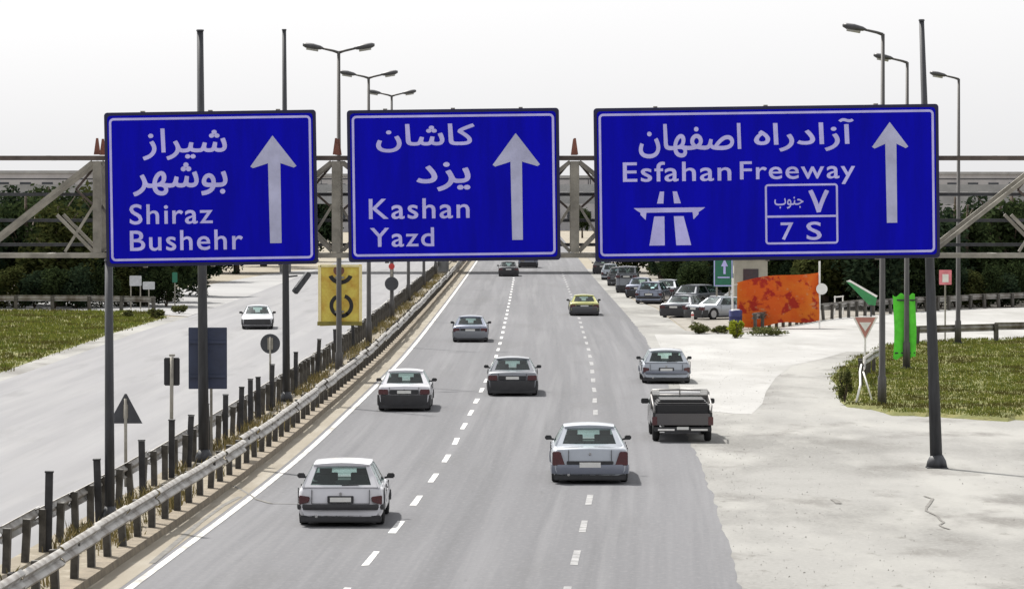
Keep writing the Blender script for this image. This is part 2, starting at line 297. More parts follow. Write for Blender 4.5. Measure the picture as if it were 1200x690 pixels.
tag(poly('parking_ground', [(7.95, 183.5), (10.1, 183), (12.4, 191), (16.3, 206), (23.3, 220), (40, 233), (40, 420), (7.1, 420), (7.1, 240), (7.9, 222)], -0.012, M_LOT), kind='structure')
lerp_ = lambda a, b, t: a + (b - a) * t
ISL = [(9.75, 121), (10.6, 117), (12.1, 114.5), (15, 112.5), (34, 111), (34, 176), (24, 174.5), (18.4, 172), (15.2, 166), (12.4, 151), (10.6, 136)]
fine = []
for (a, b) in zip(ISL, ISL[1:] + ISL[:1]):
    for i in range(6): fine.append((lerp_(a[0], b[0], i / 6) + rnd.gauss(0, .10), lerp_(a[1], b[1], i / 6) + rnd.gauss(0, .45)))
ISL = fine; ni = len(ISL); cxy = (20.0, 145.0)
isl = MB(); isl.add([(x, y, -0.03) for x, y in ISL] + [(x + (cxy[0] - x) * .02, y + (cxy[1] - y) * .03, 0.10) for x, y in ISL], [tuple(range(ni, 2 * ni))] + [(i, (i+1) % ni, ni + (i+1) % ni, ni + i) for i in range(ni)])
tag(isl.build('grass_island', M_GRASS), kind='structure')
VER = [(-18.0, 60), (-17.9, 160), (-17.8, 182), (-17.3, 205), (-18.6, 214), (-26, 217), (-70, 221), (-70, 60)]
tag(poly('grass_verge', VER[::-1], 0.0, M_GRASS), kind='structure')

# painted markings: one object for each dash
line = strip('edge_line', lambda y: XL(y) - 0.07, lambda y: XL(y) + 0.07, 30, 420, 0.008, M_LINE, parent=road)
CYC = 6.62; DASH = 2.75
def dash(off, y, m=M_PAINT):
    a = 0.065; x0, x1 = XL(y) + off, XL(y + DASH) + off
    b = MB(); j = [rnd.uniform(-0.015, 0.015) for _ in range(4)]
    b.add([(x0 - a + j[0], y, 0.006), (x0 + a + j[1], y + rnd.uniform(-.1, .1), 0.006), (x1 + a + j[2], y + DASH, 0.006), (x1 - a + j[3], y + DASH + rnd.uniform(-.1, .1), 0.006)], [(0, 1, 2, 3)])
    b.build('lane_dash', m, road)
for k in range(-3, 38):
    dash(3.5, 69.6 + k * CYC)
    dash(7.05 + min(0.1, 0.004 * k), 69.8 + k * CYC, M_FADED)
# dark line across the shoulder, thin tar lines and cracks on the apron
def dark_line(pts, wd, parent, m=M_PATCH, z=0.010):
    b = MB()
    for i in range(len(pts) - 1):
        a, c = Vector(pts[i]), Vector(pts[i+1]); n = Vector((-(c - a).y, (c - a).x)).normalized() * wd * rnd.uniform(0.35, 0.6)
        b.add([(*(a - n), z), (*(a + n), z), (*(c + n), z), (*(c - n), z)], [(0, 1, 2, 3)])
    return b.build('dark_line', m, parent)
def gp(*pp): return [G(x, y).to_2d() for x, y in pp]
dark_line(gp((262, 563), (285, 575), (301, 585), (318, 590), (348, 590.5)), 0.07, road)  # thin dark line bending from the shoulder onto the road
dark_line(gp((178, 660), (232, 614), (262, 592), (281, 582)), 0.10, shoulder)
apr = bpy.data.objects['concrete_apron']
dark_line(gp((1083, 581), (1088, 583), (1093, 584), (1090, 589), (1086, 594), (1085, 598), (1091, 601), (1098, 604), (1102, 609), (1106, 612), (1101, 615), (1106, 618), (1113, 620)), 0.06, apr)
dark_line(gp((976, 585), (980, 587), (983, 590), (985, 590)), 0.13, apr)
gm_ = MB()
for _ in range(1500):
    y = 62 + 110 * rnd.random() ** 1.3; x = XR(y) + abs(rnd.gauss(0, 2.2)) if rnd.random() < .6 else rnd.uniform(XR(y), 12)
    r_ = rnd.uniform(.005, .013) + .012 * rnd.random() ** 8; c_ = Vector((x, y, r_ * .4)); a_ = rnd.uniform(0, 6.28)
    gm_.add([c_ + Vector((math.cos(a_ + k * 2.09) * r_, math.sin(a_ + k * 2.09) * r_, -r_ * .4)) for k in range(3)] + [c_ + Vector((0, 0, r_ * .7))], [(0, 1, 3), (1, 2, 3), (2, 0, 3)])
tag(gm_.build('loose_gravel', mat('gravel_stone', (0.11, 0.105, 0.09), 0.9, col2=(0.28, 0.27, 0.25), scale=1.5)), 'scattered small stones on the right apron', 'gravel', kind='stuff')
dark_line([(-3.2, 318.2), (6, 318.4)], 0.2, road)  # straight dark line across the road below the overpass

# kerb under the near rail
kb = MB(); ys = steps(30, 420, 3)
vs = []
for y in ys:
    x = RAIL_R(y); vs += [(x + 0.16, y, 0.0), (x + 0.14, y, 0.13), (x - 0.16, y, 0.13), (x - 0.2, y, 0.0)]
kb.add(vs, [(4*i + k, 4*i + k + 1, 4*i + k + 5, 4*i + k + 4) for i in range(len(ys) - 1) for k in range(3)])
tag(kb.build('median_kerb', M_KERB), kind='structure')

# ------------------------------------------------------------------ guardrails
def wbeam_mesh(L, name='rail_beam'):
    pr = [(0, 0.78), (0.05, 0.755), (0.075, 0.72), (0.05, 0.68), (0.0, 0.645), (0.0, 0.615), (0.05, 0.58), (0.075, 0.54), (0.05, 0.50), (0, 0.475)]
    b = MB(); n = len(pr); vs = []
    for y in (0, L):
        vs += [(x, y, z) for x, z in pr] + [(x - 0.012, y, z) for x, z in pr[::-1]]
    m = 2 * n
    b.add(vs, [(i, (i+1) % m, m + (i+1) % m, m + i) for i in range(m)] + [tuple(range(m)), tuple(range(2*m - 1, m - 1, -1))])
    me = b.mesh(name, M_RAIL); smooth_angle(me, 50); return me
POSTM = MB().box((-0.09, 0, 0.36), (0.12, 0.17, 0.78)).box((-0.05, 0, 0.63), (0.07, 0.09, 0.24)).mesh('post', M_POST)
TALLM = MB().box((-0.14, 0, 0.68), (0.13, 0.10, 1.38)).box((-0.14, 0, 1.39), (0.15, 0.12, 0.03)).mesh('marker_post', M_BLKPOST)
BEAM4 = wbeam_mesh(4.06)
def guardrail(name, path, label, flip=1, z=0.03, far_from=None, postgap=2.0, group=None):
    """path: list of points about 4 m apart"""
    root = empty(name, (path[0][0], path[0][1], z), 0, label, 'guardrail', group); org = Vector((path[0][0], path[0][1], z))
    for a, b in zip(path[:-1], path[1:]):
        a, b = Vector((*a, z)), Vector((*b, z)); d = b - a; rz = math.atan2(-d.x, d.y)
        o = put('rail_beam', BEAM4, root, a - org + Vector((rnd.gauss(0, .012), 0, rnd.gauss(0, .012))), (rnd.gauss(0, .003), rnd.gauss(0, .03), rz)); o.scale = (flip, d.length / 4.0, rnd.uniform(.98, 1.02))
        k = max(1, round(d.length / postgap))
        for i in range(k):
            p = put('post', POSTM, root, a + d * (i / k) - org, rz); p.scale = (flip, 1, rnd.uniform(0.96, 1.03)); p.rotation_euler = (rnd.gauss(0, .03), rnd.gauss(0, .03), rz)
    return root
def rail_path(f, y0, y1, s=4.0): return [(f(y), y) for y in steps(y0, y1, s)]
gr1 = guardrail('median_guardrail', rail_path(RAIL_R, 40, 300), 'long grey steel guardrail along the left edge of the near carriageway')
gr2 = guardrail('median_guardrail', rail_path(RAIL_L, 40, 300), 'steel guardrail with black marker posts beside the opposite carriageway', flip=-1)
for y in (72, 78.5, 85.2, 90.5, 94, 98.5, 103, 107.5, 110.6, 113.5, 118, 128, 139, 150, 163, 178):
    p = put('marker_post', TALLM, gr2, Vector((RAIL_L(y) + 0.04, y, 0.03)) - gr2.location); p.rotation_euler = (rnd.uniform(-.05, .05), rnd.uniform(-.06, .06), 0); p.scale = (-1, 1, rnd.uniform(0.8, 1.05))
# the rest of both rails, too far to tell their posts apart
for f, fl, gr in ((RAIL_R, 1, gr1), (RAIL_L, -1, gr2)):
    b = MB()
    for y in steps(300, 460, 4)[:-1]:
        b.beam((f(y), y, 0.65), (f(y + 4), y + 4, 0.65), 0.06, 0.3); b.box((f(y), y, 0.4), (0.1, 0.1, 0.74))
    o = b.build('far_rail', M_RAIL, gr); o.location = -gr.location; tag(o, kind='stuff')

# weeds in the median
def blades(name, pts, h, m, label, cat, n=5, wd=0.012, spread=0.10):
    b = MB()
    for (x, y, z) in pts:
        for _ in range(n):
            a = rnd.uniform(0, 6.28); dx, dy = rnd.gauss(0, spread), rnd.gauss(0, spread); hh = h * rnd.uniform(0.5, 1.25); l = rnd.uniform(0.1, 0.6) * hh
            ca, sa = math.cos(a), math.sin(a); bx, by = x + dx, y + dy; w2 = wd * rnd.uniform(.7, 1.5)
            b.add([(bx - sa * w2, by + ca * w2, z), (bx + sa * w2, by - ca * w2, z), (bx + ca * l * .4 + sa * w2 * .7, by + sa * l * .4 - ca * w2 * .7, z + hh * .6), (bx + ca * l, by + sa * l, z + hh)], [(0, 1, 2, 3)])
    return tag(b.build(name, m), label, cat, kind='stuff')
pts = []
for _ in range(2600):
    y = 60 + 240 * rnd.random() ** 1.6; t = rnd.random(); x = RAIL_L(y) + 0.1 + t * (RAIL_R(y) - RAIL_L(y) - 0.35)
    if math.sin(y * 0.7) + math.sin(y * 0.23 + 2) + rnd.gauss(0, 0.7) > 0.3: pts.append((x, y, 0.03))
blades('median_weeds', pts, 0.24, M_WEED, 'dry weeds between the two median guardrails', 'weeds', n=7)
def inpoly(x, y, pg):
    c = False; j = len(pg) - 1
    for i in range(len(pg)):
        if (pg[i][1] > y) != (pg[j][1] > y) and x < (pg[j][0] - pg[i][0]) * (y - pg[i][1]) / (pg[j][1] - pg[i][1]) + pg[i][0]: c = not c
        j = i
    return c
def scatter(pg, n, x0, x1, y0, y1, z):
    out = []
    while len(out) < n:
        x, y = rnd.uniform(x0, x1), rnd.uniform(y0, y1)
        if inpoly(x, y, pg): out.append((x, y, z))
    return out
blades('island_grass', scatter(ISL, 8500, 9.7, 22, 112, 175, 0.11), 0.09, M_BLADE, 'yellowish green grass covering the traffic island on the right', 'grass', n=7, wd=0.014)
blades('verge_grass', scatter(VER, 6500, -27, -17.3, 125, 217, 0.0), 0.13, M_BLADE, 'patchy green grass on the verge left of the opposite carriageway', 'grass', n=7, wd=0.02, spread=0.16)

# ------------------------------------------------------------------ sign gantry with the three big signs
SY = 62.0                                                       # depth of the sign faces
PXM = FPX / SY
gx = lambda px: (px - CX) / PXM
gz = lambda py: P(600, py, SY).z
def text_mesh(s, x0, x1, y0, y1, Yp, weight=0.018, spacing=1.0, name='letter'):
    """flat lettering fitted to the photo box x0..x1, y0..y1 (pixels at the sign plane)"""
    def text_obj(body, f):
        c = bpy.data.curves.new('t', 'FONT'); c.body = body; c.resolution_u = 3
        o = bpy.data.objects.new('t', c); COL.objects.link(o); bpy.context.view_layer.update(); dg = bpy.context.evaluated_depsgraph_get()
        out = f(o, dg); bpy.data.objects.remove(o); bpy.data.curves.remove(c); return out
    def right(o, dg):
        g = bpy.data.meshes.new_from_object(o.evaluated_get(dg)); return max(v.co.x for v in g.vertices)
    def contours(o, dg):
        out = []; cu = o.evaluated_get(dg).to_curve(dg)
        for sp in cu.splines:
            bp = sp.bezier_points; pts = []
            for i in range(len(bp)):
                p, q = bp[i], bp[(i + 1) % len(bp)]
                straight = (p.handle_right - p.co).cross(q.co - p.co).length < 1e-5 and (q.handle_left - q.co).cross(q.co - p.co).length < 1e-5
                pts += [p.co.to_2d()] if straight else [v.to_2d() for v in geometry.interpolate_bezier(p.co, p.handle_right, q.handle_left, q.co, 5)][:-1]
            cl = [p for i, p in enumerate(pts) if (p - pts[i - 1]).length > 1e-4]
            if len(cl) > 2: out.append(cl)
        o.evaluated_get(dg).to_curve_clear(); return out
    area = lambda c: sum(c[i - 1].x * c[i].y - c[i].x * c[i - 1].y for i in range(len(c))) / 2
    def grow(c, sg, wd):
        out = []
        for i in range(len(c)):
            d0 = (c[i] - c[i - 1]).normalized(); d1 = (c[(i + 1) % len(c)] - c[i]).normalized(); t = d0 + d1
            t = t.normalized() if t.length > 0.3 else d0
            out.append(c[i] + Vector((t.y, -t.x)) * sg * wd)
        return out
    ref = text_obj('l', right); parts = []; pen = 0.0
    for k, ch in enumerate(s):                                  # glyph by glyph; each filled in bands by the non-zero rule, so that overlapping strokes stay solid
        gm = MB(); parts.append(gm); cs = text_obj(ch, contours); big = max(cs, key=lambda c: abs(area(c))); sg = 1 if area(big) > 0 else -1
        cs = [grow(c, sg, weight) for c in cs]; lo = min(p.y for c in cs for p in c); hi = max(p.y for c in cs for p in c)
        lv = sorted([p.y for c in cs for p in c] + [lo + (hi - lo) * i / 40 for i in range(41)]); lv = [y for i, y in enumerate(lv) if i == 0 or y - lv[i - 1] > 1e-4]
        edges = [(c[i - 1], c[i]) for c in cs for i in range(len(c)) if abs(c[i - 1].y - c[i].y) > 1e-7]
        for y0_, y1_ in zip(lv[:-1], lv[1:]):
            ym = (y0_ + y1_) / 2; hit = []
            for p, q in edges:
                if min(p.y, q.y) < ym < max(p.y, q.y):
                    fx_ = lambda y: p.x + (q.x - p.x) * (y - p.y) / (q.y - p.y)
                    hit.append((fx_(ym), fx_(y0_), fx_(y1_), 1 if q.y > p.y else -1))
            hit.sort(); wn = 0
            for i, h in enumerate(hit):
                if wn == 0: st = h
                wn += h[3]
                if wn == 0: gm.add([(st[1] + pen, y0_, k % 2 * .002), (h[1] + pen, y0_, k % 2 * .002), (h[2] + pen, y1_, k % 2 * .002), (st[2] + pen, y1_, k % 2 * .002)], [(0, 1, 2, 3)])
        pen += (text_obj(ch + 'l', right) - ref) * (spacing if ord(ch) < 256 else 1)
    av = [v for g in parts for v in g.v]; xs = [v[0] for v in av]; zs = [v[1] for v in av]
    a, b2, c2, d = min(xs), max(xs), min(zs), max(zs); X0, X1, Z0, Z1 = gx(x0), gx(x1), gz(y1), gz(y0); out = []
    for g in parts:
        g.v = [(X0 + (x - a) / (b2 - a) * (X1 - X0), Yp - z, Z0 + (y - c2) / (d - c2) * (Z1 - Z0)) for x, y, z in g.v]
        me = g.mesh(name, M_WHITE); bm = bmesh.new(); bm.from_mesh(me); bmesh.ops.remove_doubles(bm, verts=bm.verts, dist=1e-5)
        for f in bm.faces:
            f.normal_update()
            if f.normal.y > 0: f.normal_flip()
        bm.to_mesh(me); bm.free(); out.append(me)
    return out
def rrect(x0, x1, z0, z1, r, n=5):
    out = []
    for cx, cz, a0 in ((x1 - r, z1 - r, 0), (x0 + r, z1 - r, 90), (x0 + r, z0 + r, 180), (x1 - r, z0 + r, 270)):
        out += [(cx + r * math.cos(R(a0 + 90 * i / n)), cz + r * math.sin(R(a0 + 90 * i / n))) for i in range(n + 1)]
    return out
def ring(b, x0, x1, z0, z1, r, wd, y):
    A = rrect(x0, x1, z0, z1, r); B = rrect(x0 + wd, x1 - wd, z0 + wd, z1 - wd, max(r - wd, 0.005)); n = len(A)
    b.add([(p[0], y, p[1]) for p in A] + [(p[0], y, p[1]) for p in B], [(i, (i+1) % n, n + (i+1) % n, n + i)[::-1] for i in range(n)])
def flat(b, pts, y): b.add([(gx(px), y, gz(py)) for px, py in pts], [tuple(range(len(pts)))])
def big_sign(name, rect, tilt, label, texts, arrow, extra=None):
    x0, x1, y0, y1 = rect; c = Vector((gx((x0 + x1) / 2), SY, gz((y0 + y1) / 2)))
    root = empty(name, c, (0, -R(tilt), 0), label, 'road sign', 'blue overhead direction signs')
    off = lambda o: setattr(o, 'location', -c) or o
    X0, X1, Z0, Z1 = gx(x0), gx(x1), gz(y1), gz(y0); yf = SY - 0.02
    off(MB().prism(rrect(X0, X1, Z0, Z1, 0.05), SY, SY + 0.05).build('backing_frame', M_SIGNBK, root))
    off(MB().prism(rrect(X0 + 0.05, X1 - 0.05, Z0 + 0.05, Z1 - 0.05, 0.05), SY - 0.02, SY - 0.0005).build('panel', M_SIGN, root))
    b = MB(); ring(b, X0 + 0.075, X1 - 0.075, Z0 + 0.085, Z1 - 0.085, 0.07, 0.035, yf - 0.004); off(b.build('border_line', M_WHITE, root))
    for t in texts:
        [off(put('letter', me, root)) for me in text_mesh(t[0], *t[1:5], yf - 0.004, *(t[5:]))]
    tx, ty, hx0, hx1, hy, sx0, sx1, by = arrow; b = MB()
    flat(b, [(tx, ty), (hx0, hy + 2), (hx0 + 3, hy + 4), (sx0, hy - 1.5), (sx1, hy - 1.5), (hx1 - 3, hy + 4), (hx1, hy + 2)], yf - 0.004)
    flat(b, [(sx0, hy - 1.5), (sx0 + 1.0, by), (sx1 + 0.0, by), (sx1, hy - 1.5)], yf - 0.004)
    off(b.build('arrow', M_ARROW, root))
    b = MB()
    for fx in (0.18, 0.5, 0.82):
        x = X0 + fx * (X1 - X0); b.box((x, SY + 0.135, (Z0 + Z1) / 2), (0.06, 0.17, Z1 - Z0 + 0.04))
    off(b.build('rear_bracket', M_GALV, root))
    if extra: extra(root, off, yf - 0.004)
    return root
W = {'shiraz': '\ufeaf\ufe8d\ufeae\ufbff\ufeb7', 'bushehr': '\ufeae\ufeec\ufeb7\ufeee\ufe91', 'kashan': '\ufee5\ufe8e\ufeb7\ufe8e\ufb90',
     'yazd': '\ufea9\ufeb0\ufbfe', 'azadrah': '\ufee9\ufe8d\ufead\ufea9\ufe8d\ufeaf\ufe81', 'esfahan': '\ufee5\ufe8e\ufeec\ufed4\ufebb\ufe8d', 'jonub': '\ufe8f\ufeee\ufee8\ufe9f', 'seven': '\u06f7'}
big_sign('direction_sign', (123.5, 371.5, 130.5, 311), 0.85, 'leftmost blue overhead sign reading Shiraz and Bushehr with white arrow',
         [(W['shiraz'], 168, 267, 150, 187), (W['bushehr'], 156, 267, 190, 229), ('Shiraz', 151.5, 249, 238, 262, 0.012, 1.12), ('Bushehr', 151.5, 284, 269, 293, 0.012, 1.12)],
         (320.5, 160, 294, 348, 194, 314.7, 329.2, 286))
big_sign('direction_sign', (407.5, 656, 128, 306), 0.7, 'middle blue overhead sign reading Kashan and Yazd with white arrow',
         [(W['kashan'], 441.5, 557, 145, 178), (W['yazd'], 488, 551.5, 190, 224), ('Kashan', 432, 550, 232, 256, 0.012, 1.12), ('Yazd', 433, 508, 266, 288.5, 0.012, 1.12)],
         (605, 157, 577.6, 633, 192, 598.5, 612, 282))
def freeway_extra(root, off, y):
    b = MB()
    flat(b, [(742, 242), (826, 242), (822, 245), (818, 247.5), (818, 250), (812, 256), (811, 247.5), (757, 247.5), (756, 256), (750, 250), (750, 247.5), (746, 245)][::-1], y)
    flat(b, [(773, 223), (778, 223), (777, 237), (769.5, 237)][::-1], y); flat(b, [(788, 223), (793, 223), (797.5, 237), (789.5, 237)][::-1], y)
    flat(b, [(766, 252), (778, 252), (778, 286), (760, 286)][::-1], y); flat(b, [(789, 252), (800.5, 252), (809, 286), (791.5, 286)][::-1], y)
    off(b.build('freeway_symbol', M_WHITE, root))
    b = MB(); ring(b, gx(896), gx(981.5), gz(286.5), gz(216), 0.05, 0.03, y)
    b.box((gx(938.7), y, gz(254)), (gx(981) - gx(896.5) - 0.05, 0.004, 0.032)); off(b.build('route_box', M_WHITE, root))
big_sign('direction_sign', (696.5, 1100.5, 124.5, 304.5), 0.75, 'wide rightmost blue overhead sign reading Esfahan Freeway with route 7 S',
         [(W['azadrah'], 884, 1001, 140, 178), (W['esfahan'], 749, 869, 144, 184), ('Esfahan', 730, 857, 188, 211.5, 0.012, 1.1), ('Freeway', 867, 1002, 189, 217, 0.012, 1.1),
          (W['seven'], 947, 971, 223, 250, 0.02), (W['jonub'], 907, 941, 231, 245, 0.01), ('7', 914, 929, 261, 281.5, 0.012), ('S', 944, 962, 260.5, 282, 0.012)],
         (1043, 145, 1022, 1064.5, 172, 1037.5, 1050.6, 263), freeway_extra)
for o in list(COL.objects):
    if o.name.startswith('freeway_symbol') or o.name.startswith('arrow'):
        bm = bmesh.new(); bm.from_mesh(o.data)
        for f in bm.faces:
            f.normal_update()
            if f.normal.y > 0: f.normal_flip()
        bm.to_mesh(o.data); bm.free()

gan = empty('sign_gantry', (0, SY + 0.7, 0), 0, 'grey steel lattice gantry spanning the road behind the blue signs', 'gantry')
ZT, ZB = gz(185), gz(300); GX0, GX1 = -9.05, 10.6
def gpart(name, b, m): o = b.build(name, m, gan); o.location = (0, -SY - 0.7, 0); return o
for yy in (SY + 0.28, SY + 1.15):
    for nm, z, m in (('top_chord', ZT, M_BROWN), ('bottom_chord', ZB, M_GALV)):
        gpart(nm, MB().box(((GX0 + GX1) / 2, yy, z), (GX1 - GX0, 0.12, 0.065)), m)
    xs = [gx(112) + gx(600 + 281) * k for k in range(-1, 5)]
    xs = [x for x in xs if GX0 < x < GX1]
    for x in xs:
        gpart('truss_post', MB().box((x, yy, (ZT + ZB) / 2), (0.13, 0.09, ZT - ZB - 0.1)), M_GALV)
        gpart('post_cap', MB().prism([(x - 0.05, ZT + 0.05), (x + 0.05, ZT + 0.05), (x + 0.015, ZT + 0.30), (x - 0.015, ZT + 0.30)], yy - 0.03, yy + 0.03), M_RUSTY)
    for x in xs:
        for s in (-1, 1):
            x2 = x + s * gx(600 + 140)
            if GX0 < x2 < GX1:
                gpart('truss_diagonal', MB().beam((x + s * 0.07, yy, ZT - 0.06), (x2, yy, ZB + 0.06), 0.05, 0.06), M_GALV)
                gpart('truss_diagonal', MB().beam((x + s * 0.07, yy + 0.045, ZB + 0.06), (x + s * 0.62, yy + 0.045, ZB + 0.62), 0.04, 0.05), M_GALV)
for x in xs:
    for s_ in (-1, 1):
        gpart('lattice_brace', MB().beam((x + s_ * .06, SY + 1.19, ZT - .05), (x + s_ * .42, SY + 1.19, ZT - .48), .035, .035), M_BROWN)
        gpart('lattice_brace', MB().beam((x + s_ * .42, SY + 1.19, ZT - .48), (x + s_ * .06, SY + 1.19, ZT - .80), .035, .035), M_BROWN)
        gpart('lattice_brace', MB().beam((x + s_ * .06, SY + .34, ZT - .72), (x + s_ * .50, SY + .34, ZB + .06), .04, .04), M_GALV)
for py_ in (228, 259, 288):
    gpart('walkway_rail', MB().box(((GX0 + GX1) / 2, SY + 1.23, gz(py_)), (GX1 - GX0, 0.05, 0.05)), M_MAST)
for x in [GX0 + 0.2 + 1.8 * k for k in range(11)]:
    for z in (ZT, ZB): gpart('cross_tie', MB().box((x, SY + 0.715, z), (0.07, 0.75, 0.07)), M_GALV)
for x in (-8.72, 10.3):
    for yy in (SY + 0.28, SY + 1.15):
        gpart('gantry_leg', MB().tube([(x, yy, -0.03), (x, yy, ZB - 0.05), (x, yy, ZT + 0.1)], 0.11, 10), M_GALV)

# ------------------------------------------------------------------ bare masts
def mast(name, base, top, r0, r1, label):
    base = Vector(base); root = empty(name, base, 0, label, 'pole', 'bare dark poles')
    d = Vector(top) - base
    MB().tube([(0, 0, -0.05), d * 0.5, d], [r0, (r0 + r1) / 2, r1], 10).build('shaft', M_MAST, root, True)
    MB().box((0, 0, 0.0), (r0 * 3.2, r0 * 3.2, 0.05)).build('base_plate', M_MAST, root)
    MB().tube([(0, 0, .02), (0, 0, .16), (0, 0, .30)], [r0 * 1.7, r0 * 1.5, r0 * .98], 10).build('foot_collar', M_MAST, root, True)
    MB().tube([d, d + Vector((0, 0, 0.04))], [r1 * 1.25, r1 * 1.1], 10).build('cap', M_MAST, root)
    return root
def top_at(px, py, Y): return P(px, py, Y)
m1 = mast('dark_pole', (-7.2, 95.6, 0.03), top_at(234.5, 37, 95.6), 0.13, 0.075, 'tall dark pole carrying the blue grey board, behind the Shiraz sign')
m2 = mast('dark_pole', (-6.78, 123, 0.03), top_at(333, 36, 123), 0.12, 0.06, 'tall dark pole with a camera box, behind the right side of Shiraz sign')
m3 = mast('dark_pole', (9.78, 94.2, -0.004), top_at(1080, 25, 94.2), 0.15, 0.06, 'tall dark pole leaning left at the right edge of the apron')
m4 = mast('dark_pole', (-7.72, 78.5, 0.03), top_at(127.5, 306, 78.5), 0.10, 0.075, 'short dark post in the median under left edge of the Shiraz sign')
# camera box on the second mast
b = MB(); b.beam((0.05, 0, 3.75), (0.34, -0.05, 3.78), 0.05, 0.05); b.build('bracket', M_MAST, m2)
MB().beam((0.26, -0.3, 3.28), (0.68, -0.05, 3.86), 0.16, 0.17).build('camera_housing', M_MAST, m2, bevel=0.02)

# ------------------------------------------------------------------ street lamps
def lamp(base, ht, arms, label, yaw=0.0, group='street lamps'):
    root = empty('street_lamp', base, yaw, label, 'street lamp', group)
    MB().tube([(0, 0, -0.03), (0, 0, 0.9), (0, 0, 0.95), (0, 0, ht - 0.1)], [0.14, 0.13, 0.10, 0.055], 10).build('pole', M_LAMP, root, True)
    MB().box((0, 0, 0.02), (0.42, 0.42, 0.04)).build('base_plate', M_LAMP, root)
    for s in arms:
        MB().tube([(0, 0, ht - 0.12), (s * 0.18, 0, ht - 0.06), (s * 0.62, 0, ht + 0.04)], [0.05, 0.042, 0.036], 8).build('arm', M_LAMP, root, True)
        h = MB(); n = 8; prof = [(0.50, 0.035), (0.60, 0.09), (0.85, 0.135), (1.10, 0.12), (1.20, 0.06)]; vs = []
        for (x, r) in prof:
            for k in range(n):
                a = 2 * math.pi * k / n; vs.append((s * x, math.cos(a) * r * 1.25, ht + 0.03 + (x - 0.5) * 0.16 + math.sin(a) * r * 0.75))
        fs = [(i*n + k, i*n + (k+1) % n, (i+1)*n + (k+1) % n, (i+1)*n + k) for i in range(len(prof) - 1) for k in range(n)]
        h.add(vs, fs + [tuple(range(n)), tuple((len(prof)-1)*n + k for k in range(n))]); hd = h.build('lantern', M_HEAD, root, True)
        MB().tube([(s * 0.68, 0, ht - 0.035), (s * 1.08, 0, ht + 0.03)], 0.055, 8).build('lens', M_LENS, hd, True)
    return root
LPOS = [(-5.79, 137), (-5.89, 168.4), (-5.90, 201), (-5.92, 234), (-5.75, 267), (-5.6, 300), (-5.45, 333), (-5.3, 366)]
LL = ['double armed street lamp behind the yellow board, nearest in the median', 'second double armed street lamp along the median', 'third double armed street lamp, with dark round sign on its pole'] + ['%s double armed median street lamp, head hidden by the Kashan sign' % q for q in ('fourth', 'fifth', 'sixth', 'seventh', 'eighth')]
lamps = [lamp((x, y, 0.03), 11.05 if y < 230 else 10.6, (-1, 1), l, R(4)) for (x, y), l in zip(LPOS, LL)]
lamp((10.87, 120.2, 0.0), 11.05, (-1,), 'single armed street lamp at the front corner of the grass island', R(8), 'lamps along the exit ramp')
r2 = lamp((13.88, 144, 0.11), 10.85, (-1,), 'single armed street lamp carrying the bright green banner', R(8), 'lamps along the exit ramp')
lamp((18.25, 167.5, 0.11), 10.9, (-1,), 'single armed street lamp farthest right, at the back of the grass island', R(8), 'lamps along the exit ramp')
bpy.data.objects['street_lamp.008'].location.z = 0.0

# ------------------------------------------------------------------ boards and signs
def signpost(name, base, label, cat='road sign'): return empty(name, base, 0, label, cat)
# blue grey board on the first mast
r = signpost('sign_board', (-7.2, 95.76, 0.03), 'dark blue grey board seen from behind on the tall median pole', 'sign board')
MB().box((0.07, 0.17, 2.42), (0.90, 0.05, 1.44)).build('panel', M_NAVY, r, bevel=0.008)
MB().box((0.07, 0.12, 2.8), (0.86, 0.05, 0.06)).box((0.07, 0.12, 2.0), (0.86, 0.05, 0.06)).build('stiffener', M_NAVY, r)
MB().box((0.15, 0.17, 0.85), (0.06, 0.05, 1.72)).build('leg', M_GALV, r)
# signal head seen from behind
b0 = (-8.33, 100, 0.0)
r = signpost('traffic_signal', b0, 'black signal head seen from behind on a pale slim post', 'traffic signal')
MB().tube([(0, 0, -0.02), (0.02, 0, 2.32)], 0.045, 8).build('post', M_GALV, r, True)
MB().box((0.01, 0.12, 1.95), (0.38, 0.12, 0.68)).build('backplate', M_BLACK, r, bevel=0.02)
MB().box((0.02, 0.05, 1.95), (0.07, 0.03, 0.72)).box((0.02, 0.06, 2.35), (0.14, 0.05, 0.05)).build('bracket', M_GALV, r)
for z in (1.74, 1.95, 2.16): MB().tube([(0.01, 0.17, z), (0.01, 0.30, z)], 0.09, 10).build('visor', M_BLACK, r)
# triangle from behind
r = signpost('warning_sign', (-8.33, 88.2, 0.0), 'dark triangular sign seen from behind beside the median guardrail')
MB().prism([(-0.37, 1.36), (0.36, 1.36), (0.02, 2.0), (-0.02, 2.0)], 0.03, 0.06).build('plate', M_GREYBK, r)
MB().tube([(0, 0, -0.02), (0, 0, 1.9)], 0.035, 8).build('post', M_GALV, r, True)
MB().box((0, 0.02, 1.62), (0.10, 0.03, 0.30)).build('clamp', M_GALV, r)
# round sign from behind
def disc(b, c, rad, y0, y1, n=24): b.prism([(c[0] + rad * math.cos(2*math.pi*k/n), c[1] + rad * math.sin(2*math.pi*k/n)) for k in range(n)], y0, y1)
r = signpost('round_sign', (-7.32, 119.5, 0.0), 'dark round sign seen from behind left of the camera pole')
b = MB(); disc(b, (0.26, 1.9), 0.29, 0.03, 0.055); b.build('plate', M_GREYBK, r)
MB().tube([(0.26, 0, -0.02), (0.26, 0, 2.1)], 0.03, 8).build('post', M_GALV, r, True)
MB().box((0.26, 0.02, 1.9), (0.16, 0.02, 0.34)).build('clamp', M_GALV, r)
